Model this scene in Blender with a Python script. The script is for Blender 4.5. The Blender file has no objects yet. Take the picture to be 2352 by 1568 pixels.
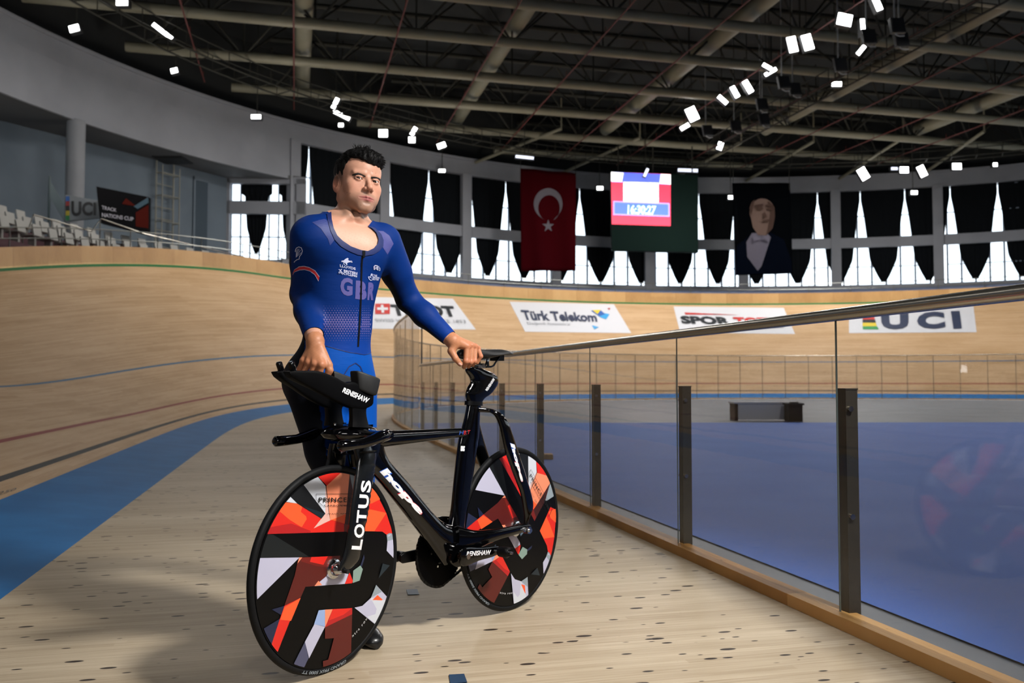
import bpy, bmesh, math, random
import numpy as np
from mathutils import Vector, Matrix
from mathutils.bvhtree import BVHTree
random.seed(7); np.random.seed(7)
SC = bpy.context.scene
COL = SC.collection
PI = math.pi
def lin(c):
    if isinstance(c, str):
        c = [int(c[i:i+2], 16)/255 for i in (0, 2, 4)]
        return tuple(x/12.92 if x <= .04045 else ((x+.055)/1.055)**2.4 for x in c)
    return tuple(c)

# ------------------------------------------------------------------ camera, sky, lights, exposure
F = 2017.0; H = 0.9485; TH = math.atan(89/F)
cd = bpy.data.cameras.new('camera'); cam = bpy.data.objects.new('camera', cd); COL.objects.link(cam)
cd.sensor_width = 36; cd.lens = F/2352*36; cd.clip_end = 400; cd.clip_start = .05
cam.location = (0, 0, H); cam.rotation_euler = (PI/2+TH, 0, 0)
cd.dof.use_dof = True; cd.dof.focus_distance = 3.05; cd.dof.aperture_fstop = 4.2
SC.camera = cam
SC.view_settings.view_transform = 'Standard'; SC.view_settings.look = 'None'
SC.view_settings.exposure = 0.0; SC.view_settings.gamma = 1
SC.view_settings.use_curve_mapping = False
SC.cycles.use_denoising = True
SC.cycles.max_bounces = 4; SC.cycles.diffuse_bounces = 2; SC.cycles.glossy_bounces = 3
SC.cycles.use_adaptive_sampling = True; SC.cycles.adaptive_threshold = .1; SC.cycles.adaptive_min_samples = 12
SC.cycles.transparent_max_bounces = 12; SC.cycles.transmission_bounces = 3
SC.cycles.caustics_reflective = False; SC.cycles.caustics_refractive = False
SC.cycles.sample_clamp_indirect = 4
w = bpy.data.worlds.new('world'); SC.world = w; w.use_nodes = True
bg = w.node_tree.nodes['Background']; bg.inputs[0].default_value = (.86, .94, 1, 1); bg.inputs[1].default_value = 2.6

def lamp(kind, name, loc, target, power, col=(1, 1, 1), size=.5, spot=60, blend=.6, sy=None):
    l = bpy.data.lights.new(name, kind); l.energy = power; l.color = col
    if kind == 'AREA':
        l.size = size
        if sy: l.shape = 'RECTANGLE'; l.size_y = sy
    else: l.shadow_soft_size = size
    if kind == 'SPOT': l.spot_size = math.radians(spot); l.spot_blend = blend
    o = bpy.data.objects.new(name, l); COL.objects.link(o); o.location = loc
    o.rotation_euler = (Vector(target)-Vector(loc)).to_track_quat('-Z', 'Y').to_euler()
    return o
# photographer's flash on a stand, right of the camera
lamp('SPOT', 'photo_flash', (2.0, 1.45, 3.45), (.15, 3.3, .75), 1080, (1, .97, .93), .26, 62, .95)
lamp('AREA', 'fill_light', (.35, -.25, 2.1), (-.5, 3.2, 1.1), 22, (1, .97, .94), .7)  # soft fill added near the camera to lift the darker cheek
# daylight-coloured hall lamps in rows under the roof
for (x, y, e) in ((-17, 20, 220), (-12, 34, 1050), (-4, 44, 2300), (8, 50, 2600), (20, 52, 2600), (30, 44, 1800),
                  (34, 30, 900), (8, 34, 1200), (20, 36, 1200), (-8, 9, 300), (9, 12, 750), (26, 12, 700), (-2, -6, 300), (16, -22, 600)):
    lamp('AREA', 'hall_lamp', (x, y, 15.4), (x, y, 0), e*.62, (1, .965, .93), 2.2)
for (x, y, e) in ((-13, 45, 420), (-3, 55, 420), (12, 61, 420), (27, 60, 420), (-20, 36, 260)):
    lamp('AREA', 'added_roof_fill', (x*.86+1, y*.9, 9.6), (x, y, 19), e*.6, (1, .93, .84), 1.6)  # upward fill added to brighten trusses and roof, not a hall fixture

# ------------------------------------------------------------------ helpers
ORG = {}
MATS = {}
def mat(name, col=(.5, .5, .5), rough=.5, metal=0, coat=0, emit=0, spec=.5, attr=None, alpha=None):
    if name in MATS: return MATS[name]
    m = bpy.data.materials.new(name); m.use_nodes = True
    b = m.node_tree.nodes['Principled BSDF']; c = lin(col)
    b.inputs['Base Color'].default_value = (*c, 1); b.inputs['Roughness'].default_value = rough
    b.inputs['Metallic'].default_value = metal; b.inputs['Coat Weight'].default_value = coat
    b.inputs['Coat Roughness'].default_value = .05; b.inputs['Specular IOR Level'].default_value = spec
    if emit:
        b.inputs['Emission Color'].default_value = (*c, 1); b.inputs['Emission Strength'].default_value = emit
    if attr:
        a = m.node_tree.nodes.new('ShaderNodeAttribute'); a.attribute_name = attr
        m.node_tree.links.new(a.outputs['Color'], b.inputs['Base Color'])
    m.diffuse_color = (*c, 1)
    MATS[name] = m
    return m
class NT:
    def __init__(s, m):
        s.t = m.node_tree; s.b = s.t.nodes['Principled BSDF']
    def n(s, typ, **kw):
        x = s.t.nodes.new(typ)
        for k, v in kw.items():
            if hasattr(x, k): setattr(x, k, v)
            else: x.inputs[k.replace('_', ' ')].default_value = v
        return x
    def l(s, a, b): s.t.links.new(a, b)
    def math(s, op, a, b=None, c=None):
        x = s.t.nodes.new('ShaderNodeMath'); x.operation = op
        for i, v in enumerate((a, b, c)):
            if v is None: continue
            if isinstance(v, (int, float)): x.inputs[i].default_value = v
            else: s.l(v, x.inputs[i])
        return x.outputs[0]
    def ramp(s, fac, stops):
        x = s.t.nodes.new('ShaderNodeValToRGB'); e = x.color_ramp.elements
        while len(e) < len(stops): e.new(.5)
        for q, (p, c) in zip(e, stops): q.position = p; q.color = (*lin(c), 1)
        s.l(fac, x.inputs[0]); return x.outputs[0]
    def mix(s, f, a, b, mode='MIX'):
        x = s.t.nodes.new('ShaderNodeMix'); x.data_type = 'RGBA'; x.blend_type = mode
        for i, v in ((0, f), (6, a), (7, b)):
            if isinstance(v, (int, float)): x.inputs[i].default_value = v
            elif isinstance(v, (str, tuple)): x.inputs[i].default_value = (*lin(v), 1)
            else: s.l(v, x.inputs[i])
        return x.outputs[2]
    def vec(s, src, scale=(1, 1, 1), rot=(0, 0, 0)):
        m = s.t.nodes.new('ShaderNodeMapping'); m.inputs['Scale'].default_value = scale; m.inputs['Rotation'].default_value = rot
        s.l(src, m.inputs[0]); return m.outputs[0]

def mk(name, V, Fc, mats, parent=None, mi=None, smooth=False, label=None, cat=None, group=None, kind=None, org=None, col=None, uv=None, auto=None):
    V = np.asarray(V, dtype=float).reshape(-1, 3)
    if parent is not None: o0 = ORG[parent.name]
    elif org is not None: o0 = np.array(org, float)
    else:
        o0 = np.array([(V[:, 0].min()+V[:, 0].max())/2, (V[:, 1].min()+V[:, 1].max())/2, V[:, 2].min()])
    me = bpy.data.meshes.new(name)
    me.from_pydata((V-o0).tolist(), [], [list(map(int, f)) for f in Fc] if not isinstance(Fc, np.ndarray) else Fc.tolist())
    if not isinstance(mats, (list, tuple)): mats = [mats]
    for m in mats: me.materials.append(m)
    if mi is not None: me.polygons.foreach_set('material_index', np.asarray(mi, dtype=np.int32))
    if smooth: me.polygons.foreach_set('use_smooth', [True]*len(me.polygons))
    if col is not None:
        a = me.color_attributes.new('Col', 'FLOAT_COLOR', 'POINT')
        c4 = np.ones((len(V), 4), dtype=np.float32); c4[:, :3] = col; a.data.foreach_set('color', c4.ravel())
    if uv is not None:
        l = me.uv_layers.new(name='UVMap'); vi = np.zeros(len(me.loops), dtype=np.int32); me.loops.foreach_get('vertex_index', vi)
        l.data.foreach_set('uv', np.asarray(uv, dtype=np.float32)[vi].ravel())
    me.update()
    if auto is not None:
        try: me.set_sharp_from_angle(angle=math.radians(auto))
        except Exception: pass
    o = bpy.data.objects.new(name, me); COL.objects.link(o)
    ORG[o.name] = o0
    if parent is not None: o.parent = parent
    else: o.location = o0
    tag(o, label, cat, group, kind)
    return o
def tag(o, label=None, cat=None, group=None, kind=None):
    if label: o['label'] = label
    if cat: o['category'] = cat
    if group: o['group'] = group
    if kind: o['kind'] = kind
    return o
def empty(name, loc, label=None, cat=None, group=None, kind=None):
    o = bpy.data.objects.new(name, None); COL.objects.link(o); o.location = loc; o.empty_display_size = .1
    ORG[o.name] = np.array(loc, float); return tag(o, label, cat, group, kind)
class G:
    """collects geometry"""
    def __init__(s): s.v = []; s.f = []; s.m = []
    def add(s, V, Fc, m=0):
        n = len(s.v); s.v += [tuple(map(float, p)) for p in V]; s.f += [[i+n for i in f] for f in Fc]; s.m += [m]*len(Fc)
    def obox(s, c, ax, ay, az, m=0):
        c, ax, ay, az = map(np.array, (c, ax, ay, az))
        V = [c+i*ax+j*ay+k*az for k in (-1, 1) for j in (-1, 1) for i in (-1, 1)]
        s.add(V, [(0, 2, 3, 1), (4, 5, 7, 6), (0, 1, 5, 4), (2, 6, 7, 3), (0, 4, 6, 2), (1, 3, 7, 5)], m)
    def box(s, x0, y0, z0, x1, y1, z1, m=0):
        s.obox(((x0+x1)/2, (y0+y1)/2, (z0+z1)/2), ((x1-x0)/2, 0, 0), (0, (y1-y0)/2, 0), (0, 0, (z1-z0)/2), m)
    def rings(s, R, closed=False, caps=True, m=0):
        n = len(R[0]); V = [p for r in R for p in r]; Fc = []
        k = len(R)
        for i in range(k if closed else k-1):
            for j in range(n):
                a = i*n+j; b = i*n+(j+1) % n; c = ((i+1) % k)*n+(j+1) % n; d = ((i+1) % k)*n+j
                Fc.append((a, b, c, d))
        if caps and not closed:
            Fc.append(tuple(range(n-1, -1, -1))); Fc.append(tuple(range((k-1)*n, k*n)))
        s.add(V, Fc, m)
    def tube(s, P, r, n=8, m=0, caps=True, closed=False):
        P = [np.array(p, float) for p in P]; R = []; up = np.array([0, 0, 1.]); prev = None
        for i, p in enumerate(P):
            a = P[(i-1) % len(P)] if (i or closed) else p; b = P[(i+1) % len(P)] if (i < len(P)-1 or closed) else p
            t = b-a; t /= np.linalg.norm(t)+1e-12
            if prev is None:
                x = np.cross(t, up)
                if np.linalg.norm(x) < 1e-3: x = np.cross(t, [1, 0, 0])
            else: x = prev-t*(prev@t)
            x /= np.linalg.norm(x); prev = x; y = np.cross(t, x)
            rr = r[i] if isinstance(r, (list, tuple, np.ndarray)) else r
            R.append([p+rr*(math.cos(q)*x+math.sin(q)*y) for q in np.linspace(0, 2*PI, n, endpoint=False)])
        s.rings(R, closed=closed, caps=caps, m=m)
    def disc(s, c, ax, r, t, n=24, m=0):
        """cylinder centred c along unit ax, radius r, half thickness t"""
        c = np.array(c, float); ax = np.array(ax, float); s.tube([c-ax*t, c+ax*t], r, n, m)
    def mk(s, name, mats, parent=None, **kw):
        return mk(name, s.v, s.f, mats, parent, mi=s.m if isinstance(mats, (list, tuple)) else None, **kw)
def ray(px, py):
    v = ((px-1176)/F, 1.0, -(py-784)/F)
    return np.array([v[0], v[1]*math.cos(TH)-v[2]*math.sin(TH), v[1]*math.sin(TH)+v[2]*math.cos(TH)])
CAM = np.array([0, 0, H])
def at(px, py, Y):
    r = ray(px, py); return CAM+r*(Y/r[1])
def proj(P):
    P = np.asarray(P, float); x, y, z = P[..., 0], P[..., 1], P[..., 2]-H
    d = y*math.cos(TH)+z*math.sin(TH); v = -y*math.sin(TH)+z*math.cos(TH)
    return 1176+F*x/d, 784-F*v/d, d
ORDS = 'first second third fourth fifth sixth seventh eighth ninth tenth eleventh twelfth thirteenth fourteenth fifteenth sixteenth seventeenth eighteenth nineteenth twentieth'.split()
def ordn(i):
    if i < 20: return ORDS[i]
    return {20: 'twenty-', 30: 'thirty-'}[(i+1)//10*10]+ORDS[(i+1) % 10-1] if (i+1) % 10 else {30: 'thirtieth', 40: 'fortieth'}[i+1]

def text_geo(s, bold=0., shear=0., space=1.):
    c = bpy.data.curves.new('t', 'FONT'); c.body = s; c.size = 1; c.offset = bold; c.shear = shear; c.space_character = space
    c.resolution_u = 3; c.fill_mode = 'BOTH'
    o = bpy.data.objects.new('t', c); COL.objects.link(o)
    me = o.to_mesh(); V = np.array([v.co[:2] for v in me.vertices]); Fc = [tuple(p.vertices) for p in me.polygons]
    o.to_mesh_clear(); bpy.data.objects.remove(o); bpy.data.curves.remove(c)
    mn, mx = V.min(0), V.max(0)
    return (V-mn)/(mx-mn), Fc, (mx-mn)[0]/(mx-mn)[1]
def quad_map(V, q):
    q = [np.array(p, float) for p in q]; u = V[:, :1]; v = V[:, 1:2]
    return (1-u)*(1-v)*q[0]+u*(1-v)*q[1]+u*v*q[2]+(1-u)*v*q[3]
def bvh_of(objs):
    V = []; Fc = []
    for o in objs:
        n = len(V); g = ORG[o.name]
        V += [tuple(np.array(v.co)+g) for v in o.data.vertices]
        Fc += [[i+n for i in p.vertices] for p in o.data.polygons]
    return BVHTree.FromPolygons(V, Fc)
def decal(name, items, bvh, mats, parent, off=.0012, step=8., lay=.00025, maxd=None, org=CAM, rayf=ray, **kw):
    """items: (V2d, faces, material index) in photo coordinates, laid onto the surface that bvh holds"""
    OV = []; OF = []; OM = []
    for k, (V, Fc, m) in enumerate([q[:3] for q in items]):
        bm = bmesh.new()
        vs = [bm.verts.new((p[0], p[1], 0)) for p in V]
        for f in Fc:
            try: bm.faces.new([vs[i] for i in f])
            except ValueError: pass
        bmesh.ops.triangulate(bm, faces=bm.faces[:])
        for _ in range(6):
            E_ = [e for e in bm.edges if e.calc_length() > step]
            if not E_: break
            bmesh.ops.subdivide_edges(bm, edges=E_, cuts=1)
            bmesh.ops.triangulate(bm, faces=[f for f in bm.faces if len(f.verts) > 3])
        bm.verts.index_update(); n = len(OV); idx = {}
        for v in bm.verts:
            r = rayf(v.co.x, v.co.y); r = Vector(r).normalized()
            hit = bvh.ray_cast(Vector(org), r, maxd or 400)
            if hit[0] is None: continue
            nn = hit[1] if hit[1].dot(r) < 0 else -hit[1]
            idx[v.index] = len(OV); OV.append(tuple(hit[0]+nn*(off+k*lay)))
        for f in bm.faces:
            if all(v.index in idx for v in f.verts):
                q = [idx[v.index] for v in f.verts]
                OF.append(q); OM.append(m)
        bm.free()
    if not OF: print('EMPTY DECAL', name); return None
    return mk(name, OV, OF, mats, parent, mi=OM if isinstance(mats, (list, tuple)) else None, **kw)
def poly(P, m=0): return (P, [tuple(range(len(P)))], m)
def stroke(P, wd, m=0, closed=False):
    P = [np.array(p, float) for p in P]; L = []; R = []
    n = len(P)
    for i in range(n):
        a = P[(i-1) % n] if (i or closed) else P[i]; b = P[(i+1) % n] if (i < n-1 or closed) else P[i]
        t = b-a; t /= np.linalg.norm(t)+1e-9; nn = np.array([-t[1], t[0]])*wd/2
        L.append(P[i]+nn); R.append(P[i]-nn)
    V = L+R; Fc = [(i, (i+1) % n, n+(i+1) % n, n+i) for i in range(n if closed else n-1)]
    return (V, Fc, m)
def txt(s, q, m=0, **kw):
    V, Fc, _ = text_geo(s, **kw); return (quad_map(V, q), Fc, m, s)

# ------------------------------------------------------------------ plan of the 250 m track
X0, ANG, S1, LT, R0 = -2.213, .242, 8.437, 20.328, 21.073
TH0, TH1, B1, LB, WB, KB, WT, WBK, WR, WS, HW = .253, .643, 11.98, 21.85, .84, .397, 9.506, .257, .929, 3.006, .655
LS = 37.5; LBEND = PI*R0+LT; LH = LS+LBEND; LOOP = 2*LH; S4 = S1+LBEND
DS = .25
_S = np.arange(0, LOOP+DS, DS)           # measured from S1-LS
def _k(s):
    q = (s % LH)-LS
    return (np.clip(q/LT, 0, 1)-np.clip((q-(LBEND-LT))/LT, 0, 1))/R0
_a = np.cumsum(_k(_S)*DS)-_k(_S)*DS*.5
_a = PI/2+ANG-_a
_x = np.concatenate([[0], np.cumsum(np.cos(_a))*DS])[:-1]; _y = np.concatenate([[0], np.cumsum(np.sin(_a))*DS])[:-1]
_i0 = (0-(S1-LS))/DS
_x += X0-np.interp(_i0, np.arange(len(_x)), _x); _y += 3.83-np.interp(_i0, np.arange(len(_y)), _y)
def plan(s):
    q = (np.asarray(s, float)-(S1-LS)) % LOOP/DS; i = np.arange(len(_x))
    return np.interp(q, i, _x), np.interp(q, i, _y), np.interp(q, i, _a)
def sm(t): t = np.clip(t, 0, 1); return t*t*(3-2*t)
def bank(s):
    q = (np.asarray(s, float)-(S1-LS)) % LH+(S1-LS)
    return TH0+(TH1-TH0)*sm((q-B1)/LB)*sm((S4+S1-B1-q)/LB)
def tk(s, wv, zz=0.):
    x, y, a = plan(s); B = bank(s); nx, ny = -np.sin(a), np.cos(a)
    wb = np.minimum(wv, WB); r = wv-wb
    hx = np.where(wv < 0, wv, wb*np.cos(B*KB)+r*np.cos(B)); hz = np.where(wv < 0, 0, wb*np.sin(B*KB)+r*np.sin(B))
    return np.stack([x+nx*hx, y+ny*hx, hz+zz+0*x], -1)
def wo(s):
    s = (np.asarray(s, float)-(S1-LS)) % LOOP+(S1-LS)
    return 15.55+np.interp(s, [42, 54.5, 61.5, 68.5, 88, 108], [0, 1.75, 2.5, 3.8, 3.8, 0])
def wl(s, extra=0., z=0.):
    x, y, a = plan(s); nx, ny = -np.sin(a), np.cos(a); d = wo(s)+extra
    return np.stack([x+nx*d, y+ny*d, z+0*x], -1)
_ss = np.arange(20, 80, .1); _wpx = proj(wl(_ss, 0, 12.))[0]
def ws(px): return float(np.interp(px, _wpx, _ss))
def sweep(g, s0, s1, fn, a0, a1, z0, z1, step=1., m=0):
    """box swept along a plan curve; fn(s, off, z)"""
    S = np.linspace(s0, s1, max(2, int(abs(s1-s0)/step)+1))
    A, B_, C, D = fn(S, a0, z0), fn(S, a1, z0), fn(S, a1, z1), fn(S, a0, z1)
    g.rings([[A[i], B_[i], C[i], D[i]] for i in range(len(S))], m=m)
def fn_in(s, o, z):  # offset from the blue band's inner edge, fixed height
    x, y, a = plan(s); return np.stack([x-np.sin(a)*o, y+np.cos(a)*o, z+0*x], -1)

# ------------------------------------------------------------------ materials of the hall
def wood(name, base, dark, light, coord, sc_strip, knots, rough=.45, rot=0, strips=.6, spec=.4):
    m = mat(name, base, rough, spec=spec); t = NT(m)
    if coord == 'UV': src = t.n('ShaderNodeUVMap').outputs[0]
    else: src = t.n('ShaderNodeTexCoord').outputs['Object']
    v = t.vec(src, (1, 1, 1), (0, 0, rot)); sx = t.n('ShaderNodeSeparateXYZ'); t.l(v, sx.inputs[0])
    row = t.math('FLOOR', t.math('DIVIDE', sx.outputs[1], sc_strip))
    wn = t.n('ShaderNodeTexWhiteNoise', noise_dimensions='1D'); t.l(row, wn.inputs['W'])
    seg = t.math('FLOOR', t.math('DIVIDE', t.math('ADD', sx.outputs[0], t.math('MULTIPLY', wn.outputs[0], 7.)), 2.4))
    wn2 = t.n('ShaderNodeTexWhiteNoise', noise_dimensions='2D'); cb = t.n('ShaderNodeCombineXYZ'); t.l(row, cb.inputs[0]); t.l(seg, cb.inputs[1]); t.l(cb.outputs[0], wn2.inputs['Vector'])
    gr = t.n('ShaderNodeTexNoise', Scale=1.0, Detail=5.); t.l(t.vec(v, (3., 90., 3.)), gr.inputs['Vector'])
    bigs = t.n('ShaderNodeTexNoise', Scale=.9, Detail=3.); t.l(t.vec(v, (.5, 1.6, 1)), bigs.inputs['Vector'])
    f = t.math('ADD', t.math('MULTIPLY', wn2.outputs[0], strips), t.math('MULTIPLY', gr.outputs[0], .55))
    f = t.math('ADD', f, t.math('MULTIPLY', t.math('SUBTRACT', bigs.outputs[0], .5), .6))
    c = t.ramp(f, [(.15, dark), (.5, base), (.95, light)])
    frac = t.math('FRACT', t.math('DIVIDE', sx.outputs[1], sc_strip)); gap = t.math('LESS_THAN', frac, .035)
    c = t.mix(t.math('MULTIPLY', gap, .35), c, dark, 'MIX')
    if knots:
        vo = t.n('ShaderNodeTexVoronoi', Scale=1.0, feature='F1'); t.l(t.vec(v, (9., 24., 1)), vo.inputs['Vector'])
        rr = t.n('ShaderNodeTexWhiteNoise', noise_dimensions='3D'); t.l(vo.outputs['Color'], rr.inputs['Vector'])
        lim = t.math('MULTIPLY', t.math('POWER', rr.outputs[0], 2.2), knots)
        k = t.n('ShaderNodeMapRange'); t.l(t.math('SUBTRACT', vo.outputs['Distance'], lim), k.inputs[0]); k.inputs[1].default_value = .015; k.inputs[2].default_value = -.03
        c = t.mix(k.outputs[0], c, '2a2018')
    t.l(c, t.b.inputs['Base Color'])
    bp = t.n('ShaderNodeBump', Strength=.12, Distance=.004); t.l(gr.outputs[0], bp.inputs['Height']); t.l(bp.outputs[0], t.b.inputs['Normal'])
    return m
M_floor = wood('pale_pine_boards', 'b9aa92', '98876e', 'cec2ae', 'Object', .035, .30, rough=.5, rot=-ANG, strips=.12, spec=.3)
M_track = wood('track_pine_strips', 'bb9c78', 'a5855f', 'c9ad8a', 'UV', .06, .0, rough=.55, strips=.25, spec=.15)
M_rim = wood('orange_ply', 'c69c66', 'ab8250', 'd6b07c', 'UV', 1.2, 0, rough=.45, strips=.3)
M_kerb = wood('kerb_pine', 'b98746', '8c5f2b', 'cfa266', 'Object', .5, .12, rough=.5, rot=-ANG-PI/2)
def noisy(name, c1, c2, scale, rough, stretch=(1, 1, 1), **k):
    m = mat(name, c1, rough, **k); t = NT(m); v = t.vec(t.n('ShaderNodeTexCoord').outputs['Object'], stretch)
    n = t.n('ShaderNodeTexNoise', Scale=scale, Detail=4.); t.l(v, n.inputs['Vector'])
    t.l(t.ramp(n.outputs[0], [(.35, c1), (.7, c2)]), t.b.inputs['Base Color']); return m
M_blue = noisy('cote_azur_blue', '1a6199', '236da8', 2.5, .6, spec=.15)
M_mat = noisy('infield_blue_mat', '3868c0', '4171c8', 1.1, .6, spec=.2)
M_grey = noisy('infield_concrete', '5a6068', '6c727a', .8, .5)
M_wall = noisy('grey_plaster', '7c7e84', '85878d', .5, .8)
M_wall2 = noisy('cool_grey_plaster', '5b666f', '646f78', .5, .8)
M_conc = noisy('grey_concrete', '74767a', '808286', .7, .8)
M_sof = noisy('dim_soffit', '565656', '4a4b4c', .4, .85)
M_lb = mat('line_blue', '33607f', .6, spec=.2); M_lr = mat('line_red', '7e2c27', .6, spec=.2); M_lk = mat('line_black', '0f1417', .6, spec=.2); M_lg = mat('line_green', '0b5f30', .6, spec=.2)
M_steel = mat('brushed_steel', 'b0aba0', .25, metal=1)
M_post = mat('dark_bronze_steel', '4c4840', .4, metal=.7)
M_blk = mat('matte_black', '0b0c0d', .6); M_white = mat('white_paint', 'd8dade', .5)
M_roof = mat('dark_roof_deck', '191c1c', .9); M_truss = noisy('khaki_painted_steel', '6d6a58', '7b7866', .5, .55)
M_trd = mat('dark_truss_paint', '2f2f2a', .7, spec=.2); M_red = mat('sprinkler_red', '5a211b', .6)
M_cloth = mat('black_curtain_cloth', '0c0f12', .95, spec=.1)

# ------------------------------------------------------------------ track, floor, infield
def strip_mesh(name, ws_, mats, mi, S, zz=0., **kw):
    V = []; UV = []
    for wv in ws_:
        V.append(tk(S, wv, zz)); UV.append(np.stack([S, wv+0*S], -1))
    n = len(S); V = np.concatenate(V); UV = np.concatenate(UV); Fc = []; M = []
    for j in range(len(ws_)-1):
        for i in range(n-1):
            Fc.append((j*n+i, (j+1)*n+i, (j+1)*n+i+1, j*n+i+1)); M.append(mi[j])
    return mk(name, V, Fc, mats, mi=M, uv=UV, smooth=True, **kw)
SS = np.arange(S1-LS, S1-LS+LOOP+.4, .5)
wsT = [WB, WB+WBK-.04, WB+WBK+.04, WB+WR-.04, WB+WR+.04, WB+WS-.045, WB+WS+.045, WB+4.2, WB+5.6, WB+7, WB+8.2, WB+WT-.2, WB+WT]
track = strip_mesh('track_surface', wsT, [M_track, M_lk, M_lr, M_lb, M_lg], [0, 1, 0, 2, 0, 3, 0, 0, 0, 0, 0, 4], SS, kind='structure')
strip_mesh('cote_azur_band', [0, .3, WB], [M_blue], [0, 0], SS, kind='structure')
# rim wall of vertical plywood above the green line
zt = tk(SS, WB+WT)[:, 2]
def rim(s, o, z): # z relative to the top of the banking
    p = tk(s, WB+WT); x, y, a = plan(s); p = p.copy(); p[..., 0] -= np.sin(a)*o; p[..., 1] += np.cos(a)*o; p[..., 2] += z; return p
A_, B_ = rim(SS, .02, -.05), rim(SS, .05, HW); C_, D_ = rim(SS, .17, HW), rim(SS, .17, -.4)
n = len(SS); V = np.concatenate([A_, B_, C_, D_]); Fc = [(j*n+i, j*n+i+1, (j+1)*n+i+1, (j+1)*n+i) for j in range(3) for i in range(n-1)]
UV = np.concatenate([np.stack([np.full(n, 1.)*q, SS], -1) for q in (0, .8, 1, 2)])
mk('wall_track_rim', V, Fc, [M_rim], uv=UV, kind='structure')
# apron floor between blue band and kerb
FO = -3.30
S_ = SS; a, b = fn_in(S_, 0, 0.), fn_in(S_, FO-.06, 0.)
V = np.concatenate([a, b]); n = len(S_); Fc = [(i, i+1, n+i+1, n+i) for i in range(n-1)]
mk('floor', V, Fc, [M_floor], kind='structure', org=(0, 0, 0))
inner = fn_in(SS[:-1], FO-.05, -.004)
mk('floor_infield', inner, [tuple(range(len(inner)))], [M_grey], kind='structure', org=(0, 0, -.01))
# blue mat over the near infield, up to about 22 m away
pts = [p for p in fn_in(SS[:-1], FO-.3, .004) if p[1] < 19.8+.03*p[0]]
e0 = [p for p in pts if p[0] < 0][-1]; far = []
c = np.mean(pts, 0); pts = sorted(pts, key=lambda p: math.atan2(p[1]-c[1], p[0]-c[0]))
mk('blue_sports_mat', pts, [tuple(range(len(pts)))], [M_mat], label='wide blue sports matting covering the near part of the infield', cat='floor mat')
# wooden kerb under the glass
g = G(); sweep(g, S1-LS, S1-LS+LOOP, fn_in, FO-.05, FO+.045, 0, .05, .5)
mk('infield_kerb', g.v, g.f, [M_kerb], kind='structure', org=(0, 0, 0))
# small floor stickers
def floor_quad(name, q, m, label, cat):
    P = []
    for px, py in q:
        r = ray(px, py); P.append(CAM+r*(-H/r[2])+np.array([0, 0, .002]))
    T = [p+np.array([0, 0, .0015]) for p in P]
    return mk(name, P+T, [(0, 1, 2, 3), (7, 6, 5, 4), (0, 4, 5, 1), (1, 5, 6, 2), (2, 6, 7, 3), (3, 7, 4, 0)], m, label=label, cat=cat)
M_tape = mat('blue_grey_tape', '465a70', .5); M_tape2 = mat('navy_tape', '1f3a55', .5)
floor_quad('floor_sticker', [(933, 1355), (958, 1354), (963, 1366), (937, 1367)], M_tape, 'small grey-blue tape square on the boards between the two wheels', 'tape')
floor_quad('floor_sticker', [(1031, 1551), (1066, 1549), (1073, 1568), (1034, 1571)], M_tape2, 'dark blue tape square on the boards at the bottom edge', 'tape')
# ------------------------------------------------------------------ glass balustrade
M_glass = bpy.data.materials.new('balustrade_glass'); M_glass.use_nodes = True
t_ = M_glass.node_tree; t_.nodes.clear(); out = t_.nodes.new('ShaderNodeOutputMaterial'); tr = t_.nodes.new('ShaderNodeBsdfTransparent'); gl = t_.nodes.new('ShaderNodeBsdfGlossy'); gl.inputs['Roughness'].default_value = .0
tr.inputs[0].default_value = (.90, .905, .91, 1); lw = t_.nodes.new('ShaderNodeLayerWeight'); lw.inputs[0].default_value = .5
pw = t_.nodes.new('ShaderNodeMath'); pw.operation = 'POWER'; pw.inputs[1].default_value = 4.6; t_.links.new(lw.outputs['Facing'], pw.inputs[0])
fr = t_.nodes.new('ShaderNodeMath'); fr.operation = 'MULTIPLY_ADD'; fr.inputs[1].default_value = .6; fr.inputs[2].default_value = .022; t_.links.new(pw.outputs[0], fr.inputs[0])
mx = t_.nodes.new('ShaderNodeMixShader'); t_.links.new(fr.outputs[0], mx.inputs[0]); t_.links.new(tr.outputs[0], mx.inputs[1]); t_.links.new(gl.outputs[0], mx.inputs[2])
ns = t_.nodes.new('ShaderNodeTexNoise'); ns.inputs['Scale'].default_value = 5; tc = t_.nodes.new('ShaderNodeTexCoord'); t_.links.new(tc.outputs['Object'], ns.inputs['Vector'])
bmp = t_.nodes.new('ShaderNodeBump'); bmp.inputs['Strength'].default_value = .02; bmp.inputs['Distance'].default_value = .02; t_.links.new(ns.outputs[0], bmp.inputs['Height']); t_.links.new(bmp.outputs[0], gl.inputs['Normal'])
t_.links.new(mx.outputs[0], out.inputs[0])
M_edge = mat('glass_edge_green', '5f6a68', .2)
M_frail = mat('slim_post_grey', '6f6a60', .5)
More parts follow.
